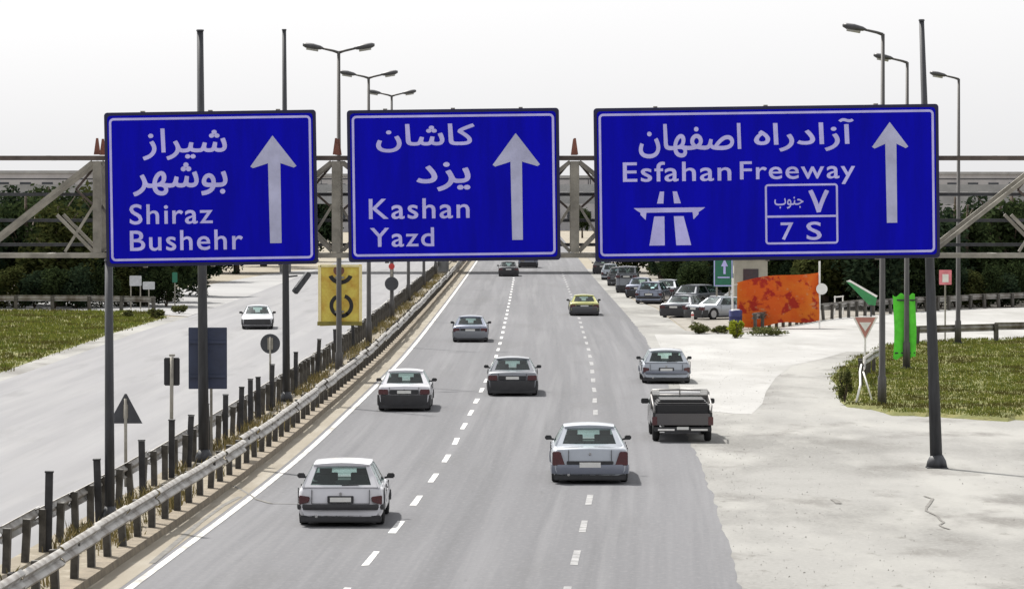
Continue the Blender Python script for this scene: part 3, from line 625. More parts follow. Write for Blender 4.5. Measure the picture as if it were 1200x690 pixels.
# round sign on third lamp
r = signpost('round_sign', (-5.90, 200.8, 0.03), 'small dark round sign on the third median lamp pole')
b = MB(); disc(b, (0, 1.75), 0.34, -0.05, -0.02); b.build('plate', M_GREYBK, r)
b = MB(); disc(b, (0, 2.6), 0.15, -0.05, -0.02); b.build('upper_plate', M_RED, r); MB().box((0, 0.03, 2.1), (0.1, 0.14, 1.1)).build('clamp', M_GALV, r)
# yellow board on the first lamp
YB = 137.35; sy = FPX / YB; kz = lambda py: P(600, py, YB).z; kx = lambda px: (px - CX) / sy
r = empty('yellow_board', (kx(398), YB, 0.03), 0, 'yellow board with black curved marks on the first median lamp pole', 'sign board')
def ypart(n, b, m): o = b.build(n, m, r); o.location = (-kx(398), -YB, -0.03); return o
ypart('panel', MB().prism([(kx(375), kz(382)), (kx(423), kz(380)), (kx(424), kz(310)), (kx(373), kz(311))], YB, YB + 0.05), M_YEL)
ypart('trim', MB().box((kx(374.5), YB - 0.02, kz(346)), (0.10, 0.03, 2.0)).box((kx(422.5), YB - 0.02, kz(346)), (0.10, 0.03, 2.0)).box((kx(398), YB - 0.02, kz(311.5)), (1.3, 0.03, 0.08)), M_CREAM)
ypart('lower_trim', MB().box((kx(398), YB - 0.035, kz(379)), (1.5, 0.06, 0.13)), M_OLIVE)
b = MB(); n = 14
def arcband(b, cx, cy, r0, r1, a0, a1, ys=1.0):
    vs = []
    for i in range(n + 1):
        a = R(a0 + (a1 - a0) * i / n); t = math.sin(math.pi * i / n) if r1 < 0 else 1
        for rr in (r0, abs(r1)): vs.append((kx(cx + rr * math.cos(a)), YB - 0.006, kz(cy - rr * ys * math.sin(a))))
    b.add(vs, [(2*i, 2*i+1, 2*i+3, 2*i+2) for i in range(n)])
arcband(b, 399, 319, 10, 15, 200, 340, 0.95); arcband(b, 400, 358, 9.5, 14, 120, 240, 1.0); arcband(b, 400, 358, 9.5, 14, -60, 70, 1.0); arcband(b, 400, 360, 8, 12.5, 225, 315, 1.0)
ypart('black_mark', b, M_BLACK)
b = MB(); arcband(b, 397, 317, 0.5, 6.5, 0, 360, 0.9); ypart('brown_mark', b, M_BROWNP)
ypart('clamp', MB().box((kx(398), YB - 0.16, kz(325)), (0.30, 0.34, 0.07)).box((kx(398), YB - 0.16, kz(365)), (0.30, 0.34, 0.07)), M_GALV)

# ---- right side: green sign, kiosk, orange banner, green arrow board, yield sign, banner, pink board
def front(Y): s = FPX / Y; return (lambda px: (px - CX) / s), (lambda py: P(600, py, Y).z)
def board(name, Y, label, cat, zb=-0.01):
    fx, fz = front(Y); return fx, fz
Y = 207; fx, fz = front(Y)
r = empty('green_sign', (fx(847), Y, -0.012), 0, 'green road sign with white border left of the orange banner', 'road sign')
def lp(n, b, m, root, **k): o = b.build(n, m, root, **k); o.location = -root.location; return o
lp('panel', MB().prism([(fx(836), fz(336)), (fx(859), fz(336)), (fx(859), fz(291)), (fx(836), fz(291))], Y - 0.06, Y - 0.02), M_GREEN, r)
b = MB(); ring(b, fx(836.6), fx(858.4), fz(335.3), fz(291.7), 0.05, 0.05, Y - 0.066)
b.box((fx(848), Y - 0.066, fz(325)), (fx(855) - fx(841), 0.004, 0.06)); b.prism([(fx(845), fz(312)), (fx(849), fz(303)), (fx(853), fz(312)), (fx(850.3), fz(312)), (fx(850.3), fz(321)), (fx(847.7), fz(321)), (fx(847.7), fz(312))], Y - 0.067, Y - 0.063)
lp('white_marking', b, M_WHITE, r)
for px in (840, 855): lp('post', MB().tube([(fx(px), Y + 0.02, -0.05), (fx(px), Y + 0.02, fz(293))], 0.045, 8), M_GALV, r)
Y = 214; fx, fz = front(Y)
r = empty('kiosk', (fx(880), Y + 1, -0.012), 0, 'small pale roadside kiosk behind the orange banner', 'kiosk')
lp('wall', MB().box((fx(880), Y + 1.0, 1.38), (1.75, 1.9, 2.80)), M_WALL, r); lp('roof', MB().box((fx(880), Y + 1.0, 2.83), (2.05, 2.2, 0.10)), M_CONCD, r)
lp('window', MB().box((fx(880), Y + 0.045, 1.9), (0.8, 0.04, 0.7)), M_WIN, r); lp('door', MB().box((fx(880) - 0.9, Y + 1.0, 1.0), (0.05, 0.8, 2.0)), M_GREEN, r)
Y = 189; fx, fz = front(Y)
r = empty('orange_banner', (fx(912), Y, -0.012), R(0), 'orange and red printed banner on posts beside the exit ramp', 'banner')
b = MB(); nx, nz = 16, 6; vs = []
for k, dy in enumerate((0, 0.03)):
    for i in range(nx + 1):
        t = i / nx; xx = fx(864 + 96 * t); zt = fz(331 - 14 * t - 2.5 * math.sin(t * 5)); zb = fz(382 - 12 * max(0, t - 0.35) + 2 * math.sin(t * 9))
        for j in range(nz + 1): vs.append((xx, Y + dy + 0.09 * math.sin(t * 11 + j * .5), zb + (zt - zb) * j / nz))
m = (nx + 1) * (nz + 1); q = lambda i, j: i * (nz + 1) + j
fs = []
for i in range(nx):
    for j in range(nz): fs += [(q(i, j), q(i+1, j), q(i+1, j+1), q(i, j+1)), (m + q(i, j+1), m + q(i+1, j+1), m + q(i+1, j), m + q(i, j))]
b.add(vs, fs); lp('cloth', b, M_ORANGE, r, smooth=True)
for px, pt in ((858.5, 326), (960.5, 306)): lp('post', MB().tube([(fx(px), Y + 0.02, -0.05), (fx(px), Y + 0.02, fz(pt))], 0.045, 8), M_WPAINT, r)
lp('tie_rope', MB().tube([(fx(858.5), Y, fz(334)), (fx(865), Y + 0.03, fz(333))], 0.015, 5).tube([(fx(858.5), Y, fz(378)), (fx(865), Y + 0.03, fz(378))], 0.015, 5).tube([(fx(959), Y + 0.0, fz(319)), (fx(961), Y + 0.03, fz(319))], 0.015, 5).tube([(fx(959), Y, fz(368)), (fx(961), Y + 0.03, fz(368))], 0.015, 5), M_WPAINT, r)
r = empty('round_sign', (fx(962), Y - 0.12, -0.012), 0, 'white round sign on the right post of the orange banner', 'road sign')
b = MB(); disc(b, (fx(963), fz(338.5)), 0.26, Y - 0.10, Y - 0.07); lp('plate', b, M_WPAINT, r); lp('clamp', MB().box((fx(961.5), Y - 0.05, fz(338.5)), (0.14, 0.06, 0.3)), M_GALV, r)
# green slanted board
Y = 197; fx, fz = front(Y)
r = empty('green_arrow_board', (fx(1021), Y, 0), 0, 'dark green board tilted down to the right, on a thin post beyond the yield sign', 'sign board')
lp('panel', MB().prism([(fx(992), fz(330)), (fx(996), fz(328.5)), (fx(1028), fz(347)), (fx(1026), fz(358)), (fx(1018), fz(357))][::-1], Y - 0.05, Y), mat('mid_green', (0.03, 0.22, 0.07), 0.5), r)
lp('edge_trim', MB().prism([(fx(991.5), fz(329.5)), (fx(996), fz(327.8)), (fx(1028.5), fz(346.5)), (fx(1027), fz(348.5)), (fx(997), fz(331))][::-1], Y - 0.06, Y - 0.045), M_WPAINT, r)
lp('post', MB().tube([(fx(1021), Y + 0.04, -0.03), (fx(1021), Y + 0.04, fz(346))], 0.04, 8), M_MAST, r)
# yield sign on island tip
Y = 141; fx, fz = front(Y)
r = empty('yield_sign', (fx(1014), Y, 0.11), 0, 'inverted triangular yield sign on a pale post at the island tip', 'road sign')
def tri(k): return [(fx(1014 - 15 * k), fz(384 - 9 - 4 * k)), (fx(1014), fz(384 + 15 * k)), (fx(1014 + 15 * k), fz(384 - 9 - 4 * k))]
lp('plate', MB().prism(tri(1.0), Y - 0.06, Y - 0.035), M_WPAINT, r)
lp('border', MB().prism(tri(0.80), Y - 0.07, Y - 0.06), mat('faded_red', (0.45, 0.20, 0.17), 0.6), r); lp('centre', MB().prism([(fx(1014 - 7), fz(377.5)), (fx(1014), fz(388)), (fx(1014 + 7), fz(377.5))], Y - 0.078, Y - 0.07), M_WPAINT, r)
lp('post', MB().tube([(fx(1014), Y, 0.05), (fx(1014), Y, fz(374))], 0.04, 8), M_WPAINT, r)
r = empty('bent_marker', (G(1003, 471, .11).x, G(1003, 471, .11).y, 0.11), 0, 'bent white marker rail leaning at the front of the grass island', 'marker')
a0 = G(1003, 471, 0.05); MB().tube([(0, 0, -0.05), (0.16, 0.3, 0.5), (0.22, 1.2, 0.85), (0.38, 2.6, 1.0)], [0.035, 0.035, 0.03, 0.025], 8).build('bar', M_WPAINT, r, True)
MB().tube([(0.55, 0.6, -0.05), (0.30, 1.0, 0.86)], 0.025, 8).build('strut', M_WPAINT, r, True)
guardrail('ramp_guardrail', [(11.25, 131), (11.6, 135), (12.2, 139), (12.9, 143)], 'short bent guardrail at the left tip of the grass island', z=0.11, group='guardrails of the exit ramp')
guardrail('ramp_guardrail', [(16.4, 166.5), (20, 169.5), (24, 171.5), (28, 172.5), (32, 173)], 'guardrail along the back edge of the grass island', flip=-1, z=0.11, group='guardrails of the exit ramp')
guardrail('ramp_guardrail', [(11.0, 186.6), (13.4, 194), (15.2, 201), (17.8, 207.5), (21, 214), (24.5, 219.5), (28, 223.5), (33, 228)], 'guardrail along the far side of the exit ramp, below the dark trees', flip=-1, z=0.0, postgap=1.3, group='guardrails of the exit ramp')
# bright green banner on the lamp
Y = 143.6; fx, fz = front(Y)
r = empty('green_banner', (fx(1062), Y, 0.11), 0, 'bright green cloth banner tied to the lamp pole on the island', 'banner')
b = MB(); vs = []; nx, nz = 14, 8
for k, dy in enumerate((0.12, 0.15)):
    for i in range(nx + 1):
        t = i / nx
        for j in range(nz + 1):
            v = j / nz; vs.append((fx(1048.5 + 26 * t + 1.2 * math.sin(v * 4)), Y + dy + 0.3 + 0.035 * math.cos(t * 11 + 2 * v), fz(420 - 74 * v + 2.2 * math.sin(t * 12))))
m = (nx + 1) * (nz + 1); q = lambda i, j: i * (nz + 1) + j; fs = []
for i in range(nx):
    for j in range(nz): fs += [(q(i, j), q(i+1, j), q(i+1, j+1), q(i, j+1)), (m + q(i, j+1), m + q(i+1, j+1), m + q(i+1, j), m + q(i, j))]
b.add(vs, fs); lp('cloth', b, M_LIME, r, smooth=True)
for py in (352, 414): lp('tie', MB().box((fx(1062), Y + 0.42, fz(py)), (0.7, 0.05, 0.05)), M_MAST, r)
# pink board at the right edge
Y = 172; fx, fz = front(Y)
r = empty('pink_board', (fx(1108), Y, 0.11), 0, 'small pink and white board on a post at the right edge', 'sign board')
lp('panel', MB().box((fx(1108), Y, fz(325)), (0.52, 0.05, 0.62)), M_PINK, r, bevel=0.01); lp('inner_panel', MB().box((fx(1108), Y - 0.03, fz(326)), (0.26, 0.015, 0.34)), M_WPAINT, r)
lp('post', MB().tube([(fx(1108), Y + 0.06, 0.05), (fx(1108), Y + 0.06, fz(322))], 0.035, 8), M_GALV, r)
# blue drum, white bollard, crossed white frame
Y = 186; fx, fz = front(Y)
p = G(862, 386); r = empty('blue_drum', (p.x, p.y, -0.012), 0, 'dark blue drum behind the yellow green bush', 'drum')
MB().tube([(0, 0, 0), (0, 0, .05), (0, 0, .28), (0, 0, .31), (0, 0, .34), (0, 0, .58), (0, 0, .61), (0, 0, .64), (0, 0, .86), (0, 0, .9)], [.29, .31, .3, .325, .3, .3, .325, .3, .31, .28], 16).build('shell', M_BLUE, r, True); MB().tube([(0, 0, .9), (0, 0, .93)], [.2, .19], 12).build('lid', M_WPAINT, r)
p = G(811.5, 379); r = empty('white_bollard', (p.x, p.y, -0.012), 0, 'thin white bollard in front of the parked silver car', 'bollard')
MB().tube([(0, 0, -.02), (0, 0, .5), (0, 0, .58)], [.07, .06, .03], 10).build('post', M_WPAINT, r, True); MB().tube([(0, 0, .38), (0, 0, .46)], .066, 10).build('band', M_RED, r)
p = G(983, 368); r = empty('white_barrier', (p.x, p.y, -0.012), 0, 'small white trestle by the far guardrail of the ramp', 'barrier')
for s in (-.22, .22): MB().tube([(s, 0, -.02), (s * .9, 0, .95)], .035, 6).build('leg', M_WPAINT, r)
MB().beam((-.25, 0, .88), (.25, 0, .93), .04, .07).build('top_bar', M_WPAINT, r); MB().beam((-.2, 0, .35), (.2, 0, .6), .03, .05).build('brace', M_WPAINT, r)
# small signs on the left verge
def small_sign(px, pyb, pyt, wpx, hpx, two, m, label):
    p = G(px, pyb); r = empty('verge_sign', (p.x, p.y, 0.0), 0, label, 'road sign', 'small signs on the left verge'); s = FPX / p.y; h = (pyb - pyt) / s; hw, hh = wpx / s, hpx / s
    MB().prism(rrect(-hw / 2, hw / 2, h - hh, h, 0.05), -0.06, -0.03).build('plate', m, r)
    for x in ((-hw * .4, hw * .4) if two else (0,)): MB().tube([(x, 0, -.02), (x, 0, h - 0.05)], .035, 6).build('post', M_GALV, r)
    return r
M_PALE = mat('pale_sign_back', (0.45, 0.46, 0.48), 0.5, 0.2)
small_sign(159, 362, 323, 14, 12, True, M_PALE, 'pale square sign on two posts on the left verge')
small_sign(174.5, 362, 330, 14, 9, False, M_PALE, 'small pale sign on one post, right of the two-post sign')
small_sign(205, 360, 319, 6, 12, False, M_GREEN, 'narrow greenish marker sign near the merging road')
guardrail('verge_guardrail', [(-18.8, 215.5), (-22.4, 217.2), (-26.4, 218), (-30.4, 218.8)], 'pale guardrail behind the grass verge on the left', z=0.0)

# ------------------------------------------------------------------ trees and bushes
def leaf_cloud(n, rad, size, seed, clumps=16, flat_=0.8, low=0.0):
    g = random.Random(seed); b = MB(); cs = []
    for _ in range(clumps):
        while True:
            p = Vector((g.uniform(-1, 1), g.uniform(-1, 1), g.uniform(-1, 1)))
            if 0.25 < p.length < 1: break
        cs.append((p * 0.72, g.uniform(0.25, 0.48)))
    for _ in range(n):
        c, r0 = g.choice(cs); d = Vector((g.gauss(0, 1), g.gauss(0, 1), g.gauss(0, 1))).normalized() * r0 * g.random() ** 0.4
        p = c + d; p = Vector((p.x * rad[0], p.y * rad[1], p.z * rad[2]))
        u = Vector((g.gauss(0, 1), g.gauss(0, 1), g.gauss(0, .7))).normalized(); v = u.orthogonal().normalized(); v = Matrix.Rotation(g.uniform(0, 6.28), 3, u) @ v
        s = size * g.uniform(0.6, 1.4); b.add([p - u * s, p - v * s * .45, p + u * s, p + v * s * .45], [(0, 1, 2, 3)])
    return b
CROWNS = [leaf_cloud(4200, (1.9, 1.9, 2.6), 0.15, 100 + i, 20).mesh('crown', M_LEAF[i % 3]) for i in range(5)]
def trunk_mesh(seed):
    g = random.Random(seed); b = MB(); b.tube([(0, 0, -0.1), (0.03, 0, 1.0), (0.08, 0.04, 2.4), (0.05, 0, 4.6)], [0.19, 0.15, 0.11, 0.04], 8)
    for _ in range(7):
        a = g.uniform(0, 6.28); z = g.uniform(1.2, 3.4); L = g.uniform(0.8, 1.5)
        b.tube([(0.05, 0.02, z), (math.cos(a) * L * .5, math.sin(a) * L * .5, z + L * .45), (math.cos(a) * L, math.sin(a) * L, z + L)], [0.06, 0.04, 0.015], 5)
    return b.mesh('trunk', M_BARK, True)
TRUNKS = [trunk_mesh(50 + i) for i in range(3)]
def tree(x, y, sc, label, group, k, rz, low=0.0):
    r = empty('roadside_tree', (x, y, -0.03), rz, label, 'tree', group); r.scale = (sc * rnd.uniform(.9, 1.15), sc * rnd.uniform(.9, 1.15), sc)
    put('trunk', TRUNKS[k % 3], r); c = put('crown', CROWNS[k % 5], r, (0, 0, 3.05 - low)); return r
k = 0
TL = [(-20.5, 226.5, 1.2), (-22.6, 229, .95), (-24.8, 224.5, .9), (-27, 228, 1.0), (-29.5, 226, .95), (-19.6, 234, .9), (-31.5, 222.5, .9), (-23.5, 236, 1.05), (-26.5, 238, 1.05), (-18.7, 246, .85), (-21.5, 250, .95)]
TL2 = [(-21.5, 285, 1.05), (-24.5, 290, 1.1), (-27.5, 295, 1.1), (-21, 312, 1.1), (-24, 318, 1.15), (-18.3, 335, 1.1), (-20.8, 343, 1.1), (-30.5, 300, 1.1), (-17.6, 365, 1.1), (-33.5, 296, 1.1), (-36.5, 300, 1.1)]
for x, y, s in TL: tree(x, y, max(s * 1.32, 1.2), 'dark leafy tree behind the grass verge on the left', 'trees behind the left verge', k, k * 1.3, 0.75); k += 1
for x, y, s in TL2: tree(x, y, s * 1.3, 'dark leafy tree beyond the merging road on the left', 'trees beyond the merging road', k, k * 1.3, 0.6); k += 1
TR = [(9.6, 318), (10.8, 296), (12.2, 274), (10.9, 262), (13.2, 256), (12.0, 243), (14.2, 240), (12.6, 230), (14.6, 226), (16.6, 232), (16.9, 221), (18.8, 226), (19.2, 217.5), (21.2, 222.5), (23.2, 227.5), (22.6, 234), (25.6, 230), (25.8, 238), (28.4, 233), (28.8, 242), (31.4, 236), (31.8, 245), (34.6, 240), (10.4, 345), (11.6, 370), (15.5, 250), (18.5, 244), (21.5, 246), (13.2, 300), (16, 280), (13.6, 335)]
for i, (x, y) in enumerate(TR): tree(x, y, rnd.uniform(1.2, 1.4) * (1 + max(0, y - 250) * 0.0008) * (0.72 if x < 12.6 and y > 255 else 1), 'dark leafy tree behind the parked cars and the exit ramp', 'trees right of the road', k, k * 1.7, 0.9); k += 1
def shrub(x, y, sx, sz, label, group, k):
    r = empty('dark_shrub', (x, y, -0.03), k * 1.9, label, 'shrub', group)
    c = put('foliage', CROWNS[k % 5], r, (0, 0, sz * 2.2)); c.scale = (sx, sx, sz)
    st = MB()
    for q in range(4): a = q * 1.6 + k; st.tube([(0, 0, -.03), (math.cos(a) * .3, math.sin(a) * .3, 1.0)], [.04, .015], 5)
    st.build('stem', M_BARK, r)
for i in range(13): shrub(-18.9 - i * 1.15, 221.5 + rnd.uniform(-.8, 1.6) + (i < 3) * 3, rnd.uniform(.55, .75), rnd.uniform(.42, .6), 'dark shrub under the trees behind the left verge', 'shrubs behind the left verge', i)
for i in range(22):
    t = i / 21; y = 213 + 14 * t + (1 - t) * 20 * max(0, .4 - t); x = 14.2 + 19 * t
    shrub(x, y + 2.2 + rnd.uniform(-.6, 1.5), rnd.uniform(.5, .7), rnd.uniform(.4, .6), 'dark shrub under the trees beyond the exit ramp', 'shrubs beyond the exit ramp', i)
for i in range(9): shrub(10.2 + .35 * (i % 3) + .06 * i, 228 + 11 * i, .6, .55, 'dark shrub in the tree row behind the parked cars', 'shrubs behind the parked cars', i)
def bush(name, px, py, wpx, hpx, m, label, seed, n=900, size=0.07, z=-0.012):
    p = G(px, py); s = FPX / p.y; w_, h_ = wpx / s, hpx / s
    r = empty(name, (p.x, p.y, z), 0, label, 'bush', 'roadside bushes'); b = leaf_cloud(n, (w_ / 2, w_ / 2, h_ / 2), size, seed, 12)
    o = b.build('foliage', m, r); o.location = (0, 0, h_ * 0.48); st = MB()
    g = random.Random(seed)
    for _ in range(5):
        a = g.uniform(0, 6.28); st.tube([(0, 0, -0.03), (math.cos(a) * w_ * .15, math.sin(a) * w_ * .15, h_ * .3), (math.cos(a) * w_ * .3, math.sin(a) * w_ * .3, h_ * .7)], [.02, .015, .006], 5)
    st.build('stem', M_BARK, r)
bush('low_bush', 862, 396, 26, 26, M_BUSH, 'yellow green bush left of the orange banner foot', 1)
bush('low_bush', 818, 391, 40, 14, M_BUSHD, 'low dusty bush in front of the parked silver car', 2)
bush('low_bush', 842, 391, 24, 11, M_BUSHD, 'small dusty bush between two bushes by the parking ground', 3)
bush('low_bush', 900, 393, 70, 12, M_BUSHD, 'dry low bush along the foot of the orange banner', 4)
bush('low_bush', 915, 352, 90, 66, M_LEAF[2], 'olive bush rising behind the orange banner', 5, 2200, 0.10)
bush('low_bush', 990, 474, 22, 46, M_BUSHD, 'tall weedy bush at the left tip of the grass island', 6, 900, .05, 0.1)
for i, (px, py, w_, h_) in enumerate([(210, 367, 22, 12), (182, 373, 24, 14), (150, 372, 18, 10)]):
    bush('low_bush', px, py, w_, h_, M_BUSHD, ['low bush at the right tip of the left grass verge', 'dusty bush in the middle of the left grass verge', 'small bush below the two-post sign on the verge'][i], 20 + i)

# ------------------------------------------------------------------ far overpass and buildings
ov = empty('overpass', (0, 318, 0), 0, 'far concrete overpass crossing the road behind the signs', 'bridge')
def op(n, b, m): o = b.build(n, m, ov); o.location = (0, -318, 0); return o
op('deck', MB().box((0, 318, 5.75), (150, 8.5, 0.9)), M_CONCD)
for yy in (313.9, 322.1):
    op('parapet', MB().box((0, yy, 6.5), (150, 0.25, 0.55)), M_CONCD); op('handrail', MB().beam((-75, yy, 7.2), (75, yy, 7.2), 0.06, 0.08), M_MAST)
    for x in range(-30, 31, 3): op('handrail_post', MB().box((x, yy, 6.98), (0.07, 0.07, 0.40)), M_MAST)
for x in (-5.35, 14.5, -17.6):
    op('pier', MB().tube([(x, 318, -.03), (x, 318, 5.0)], 0.45, 14), M_CONCD); op('pier_head', MB().box((x, 318, 5.14), (1.2, 7.5, 0.30)), M_CONCD)
def far_block(x, y, w_, d_, h_, label, fl, nw):
    r = empty('far_building', (x, y, -0.03), 0, label, 'building', 'buildings on the horizon'); MB().box((0, d_ / 2, h_ / 2), (w_, d_, h_)).build('wall', M_BLDG, r); MB().box((0, d_ / 2, h_ + .2), (w_ + .4, d_ + .4, .4)).build('roof', M_CONCD, r)
    wm = MB().box((0, -0.02, 0), (w_ / nw * .5, .1, 1.5)).mesh('window', M_WIN)
    for f in range(fl):
        for i in range(nw): put('window', wm, r, (-w_ / 2 + (i + .5) * w_ / nw, 0, h_ / fl * (f + .55)))
far_block(10.5, 640, 15, 12, 8.2, 'low grey building seen between the Kashan and Esfahan signs', 2, 6)
far_block(-30, 620, 22, 12, 8.4, 'low grey building seen between the Shiraz and Kashan signs', 2, 8)
far_block(-62, 560, 24, 12, 8.6, 'low grey building seen left of the Shiraz sign', 2, 8)
far_block(66, 600, 24, 12, 8.6, 'low grey building right of the Esfahan sign', 2, 8)
for i, x in enumerate((-1.5, 3.2, 8.5, -9, -13.5, -18, 12.5, 17, 22, -23, -28, -33)):
    tree(x + rnd.uniform(-1, 1), 520 + rnd.uniform(-20, 20) + (25 if -8 < x < 9 else 0), 0.75, 'distant dark tree at the end of the road', 'distant trees', k, k * 1.1); k += 1

# ------------------------------------------------------------------ vehicles
def lerp(a, b, t): return a + (b - a) * t
WHEEL_T = MB().tube([(-.09, 0, 0), (-.085, 0, 0), (-.05, 0, 0), (.05, 0, 0), (.085, 0, 0), (.09, 0, 0)], [.19, .25, .275, .275, .25, .19], 20, False)
WHEEL_T.tube([(-.09, 0, 0), (.09, 0, 0)], .19, 20, False)
TYRE = WHEEL_T.mesh('tyre', M_TYRE, True)
RIM = MB().tube([(-.075, 0, 0), (-.03, 0, 0), (.03, 0, 0), (.075, 0, 0)], [.185, .15, .15, .185], 14, True).mesh('rim', M_RIM)
def add_wheel(root, x, y, r=0.275):
    wsc = r / 0.275; we = put('wheel', MB().tube([(-.06, 0, 0), (.06, 0, 0)], .06, 8).mesh('wheel', M_PLAST), root, (x, y, r)); we.scale = (1, wsc, wsc)
    put('tyre', TYRE, we); put('rim', RIM, we)
def frame_quad(b, q, mg, th):
    """ring of four slabs around an opening in quad q (bl, br, tr, tl), margins l r b t as fractions; returns inner quad"""
    bl, br, tr, tl = [Vector(p) for p in q]; l, r_, bo, t = mg
    def at(u, v): return (bl * (1 - u) + br * u) * (1 - v) + (tl * (1 - u) + tr * u) * v
    I = [at(l, bo), at(1 - r_, bo), at(1 - r_, 1 - t), at(l, 1 - t)]; O = [bl, br, tr, tl]
    for i in range(4):
        j = (i + 1) % 4; b.slab([O[i], O[j], I[j], I[i]], th)
    return I, at
def pane(root, name, I, bulge=0.0, inset=0.012):
    bl, br, tr, tl = [Vector(p) for p in I]; nrm = (br - bl).cross(tl - bl).normalized(); n = 6; b = MB(); vs = []
    for i in range(n + 1):
        u = i / n
        for j in range(4):
            v = j / 3; p = (bl * (1 - u) + br * u) * (1 - v) + (tl * (1 - u) + tr * u) * v; vs.append(p + nrm * (bulge * 4 * u * (1 - u) - inset))
    b.add(vs, [(i*4 + j, (i+1)*4 + j, (i+1)*4 + j + 1, i*4 + j + 1) for i in range(n) for j in range(3)])
    return b.build(name, M_GLASS, root, True)
def car(loc, rz, label, kind, pm, group, L=3.9, Wd=1.66, Hh=1.22, bump=None, tail='side', plate=True, dark_low=True, name=None):
    """local frame: +y forward, origin on the ground at the rear axle end (y=0 is the rear bumper)"""
    root = empty(name or {'hatch': 'hatchback_car', 'sedan': 'sedan_car', 'van': 'van'}[kind], loc, rz, label, 'van' if kind == 'van' else 'car', group)
    hw = Wd / 2; bump = bump or M_PLAST
    if kind == 'hatch': belt, yrb, yrr, yfr, yfb, deck_r = .735 * Hh / 1.2, .12, .50, 2.15, 2.85, None
    elif kind == 'sedan': belt, yrb, yrr, yfr, yfb, deck_r = .745 * Hh / 1.2, .95, 1.42, 2.55, 3.15, .755 * Hh / 1.2
    else: belt, yrb, yrr, yfr, yfb, deck_r = .86 * Hh / 1.2 * 1.0, .06, .16, 2.75, 3.35, None
    sL = L / 4.1; yrb, yrr, yfr, yfb = [v * sL for v in (yrb, yrr, yfr, yfb)]
    zb0 = .145; yw = (.72 * sL, L - .76 * sL); ra = .325
    hood = belt - .02; nose = belt - .17
    def top(y):
        if y < yrb: z = deck_r if deck_r else belt
        elif y < yfb: z = belt
        else:
            t = (y - yfb) / (L - yfb); z = lerp(hood, nose, t ** 1.4)
        return z
    ys = sorted(set([0, .02, .06, .12, .2] + [round(v, 3) for v in steps(.28, L - .25, .07)] + [L - .2, L - .12, L - .06, L - .02, L]))
    b = MB(); ringn = 18; vs = []
    for y in ys:
        e = min(y, L - y); k = 1 - .5 * (1 - min(1, e / .12)) ** 2 * .22
        pl = hw * (1 - .045 * max(0, 1 - e / .9) ** 2) * (1 - .06 * max(0, 1 - e / .16) ** 2)
        tz = top(y) - .05 * max(0, 1 - e / .10) ** 2; bz = zb0 + .05 * max(0, 1 - e / .15) ** 2
        arch = 0
        for yc in yw:
            if abs(y - yc) < ra: arch = max(arch, .26 + math.sqrt(ra * ra - (y - yc) ** 2))
        pr = [(0, bz), (.60 * pl, bz), (.80 * pl, max(bz, min(arch, tz - .1))), (.93 * pl, max(bz + .03, min(arch, tz - .1))), (.985 * pl, max(bz + .12, min(arch, tz - .1))), (1.0 * pl, max(.47, min(arch + .02, tz - .09))), (.99 * pl, tz - .085), (.955 * pl, tz - .03), (.90 * pl, tz), (0, tz + .02)]
        full = pr + [(-x, z) for x, z in pr[-2:0:-1]]
        dy = .11 * max(0, 1 - y / .3); vs += [(x, y + dy * max(0, (z - .42) / (tz - .42)) ** 1.3, z) for x, z in full]
    n = 18; fs = [(i*n + j, i*n + (j+1) % n, (i+1)*n + (j+1) % n, (i+1)*n + j) for i in range(len(ys) - 1) for j in range(n)]
    b.add(vs, fs + [tuple(range(n - 1, -1, -1)), tuple((len(ys)-1)*n + j for j in range(n))])
    bo = b.build('body', pm, root); smooth_angle(bo.data, 40)
    # cabin
    wb, wr = hw * .90, hw * .645 if kind != 'van' else hw * .84; zr = Hh - .06; bt = belt + .004
    bR = (deck_r or belt) + .004
    rb = MB(); nx, ny = 6, 5; vs = []
    for sgn in (0, 1):
        for i in range(nx + 1):
            for j in range(ny + 1):
                u = i / nx * 2 - 1; v = j / ny; y = lerp(yrr - .04, yfr + .04, v); z = zr + .06 * (1 - u * u * .9) * (1 - .35 * (2 * v - 1) ** 2) if sgn == 0 else zr - .02
                vs.append((u * wr * (1.03 - .04 * abs(2 * v - 1) ** 3), y, z))
    m = (nx + 1) * (ny + 1); q = lambda i, j: i * (ny + 1) + j
    fs = []
    for i in range(nx):
        for j in range(ny): fs += [(q(i, j), q(i+1, j), q(i+1, j+1), q(i, j+1)), (m + q(i, j+1), m + q(i+1, j+1), m + q(i+1, j), m + q(i, j))]
    for i in range(nx): fs += [(q(i+1, 0), q(i, 0), m + q(i, 0), m + q(i+1, 0)), (q(i, ny), q(i+1, ny), m + q(i+1, ny), m + q(i, ny))]
    for j in range(ny): fs += [(q(0, j), q(0, j+1), m + q(0, j+1), m + q(0, j)), (q(nx, j+1), q(nx, j), m + q(nx, j), m + q(nx, j+1))]
    rb.add(vs, fs); ro = rb.build('roof', pm, root); smooth_angle(ro.data, 50)
    cf = MB()
    rq = [(-wb * .93, yrb, bR), (wb * .93, yrb, bR), (wr, yrr, zr), (-wr, yrr, zr)]
    I, _ = frame_quad(cf, rq, (.075, .075, .10, .10), .04); pane(root, 'rear_window', I, .03)
    fq = [(wb * .95, yfb, bt), (-wb * .95, yfb, bt), (-wr, yfr, zr), (wr, yfr, zr)]
    I, _ = frame_quad(cf, fq, (.05, .05, .06, .08), .04); pane(root, 'windscreen', I, .05)
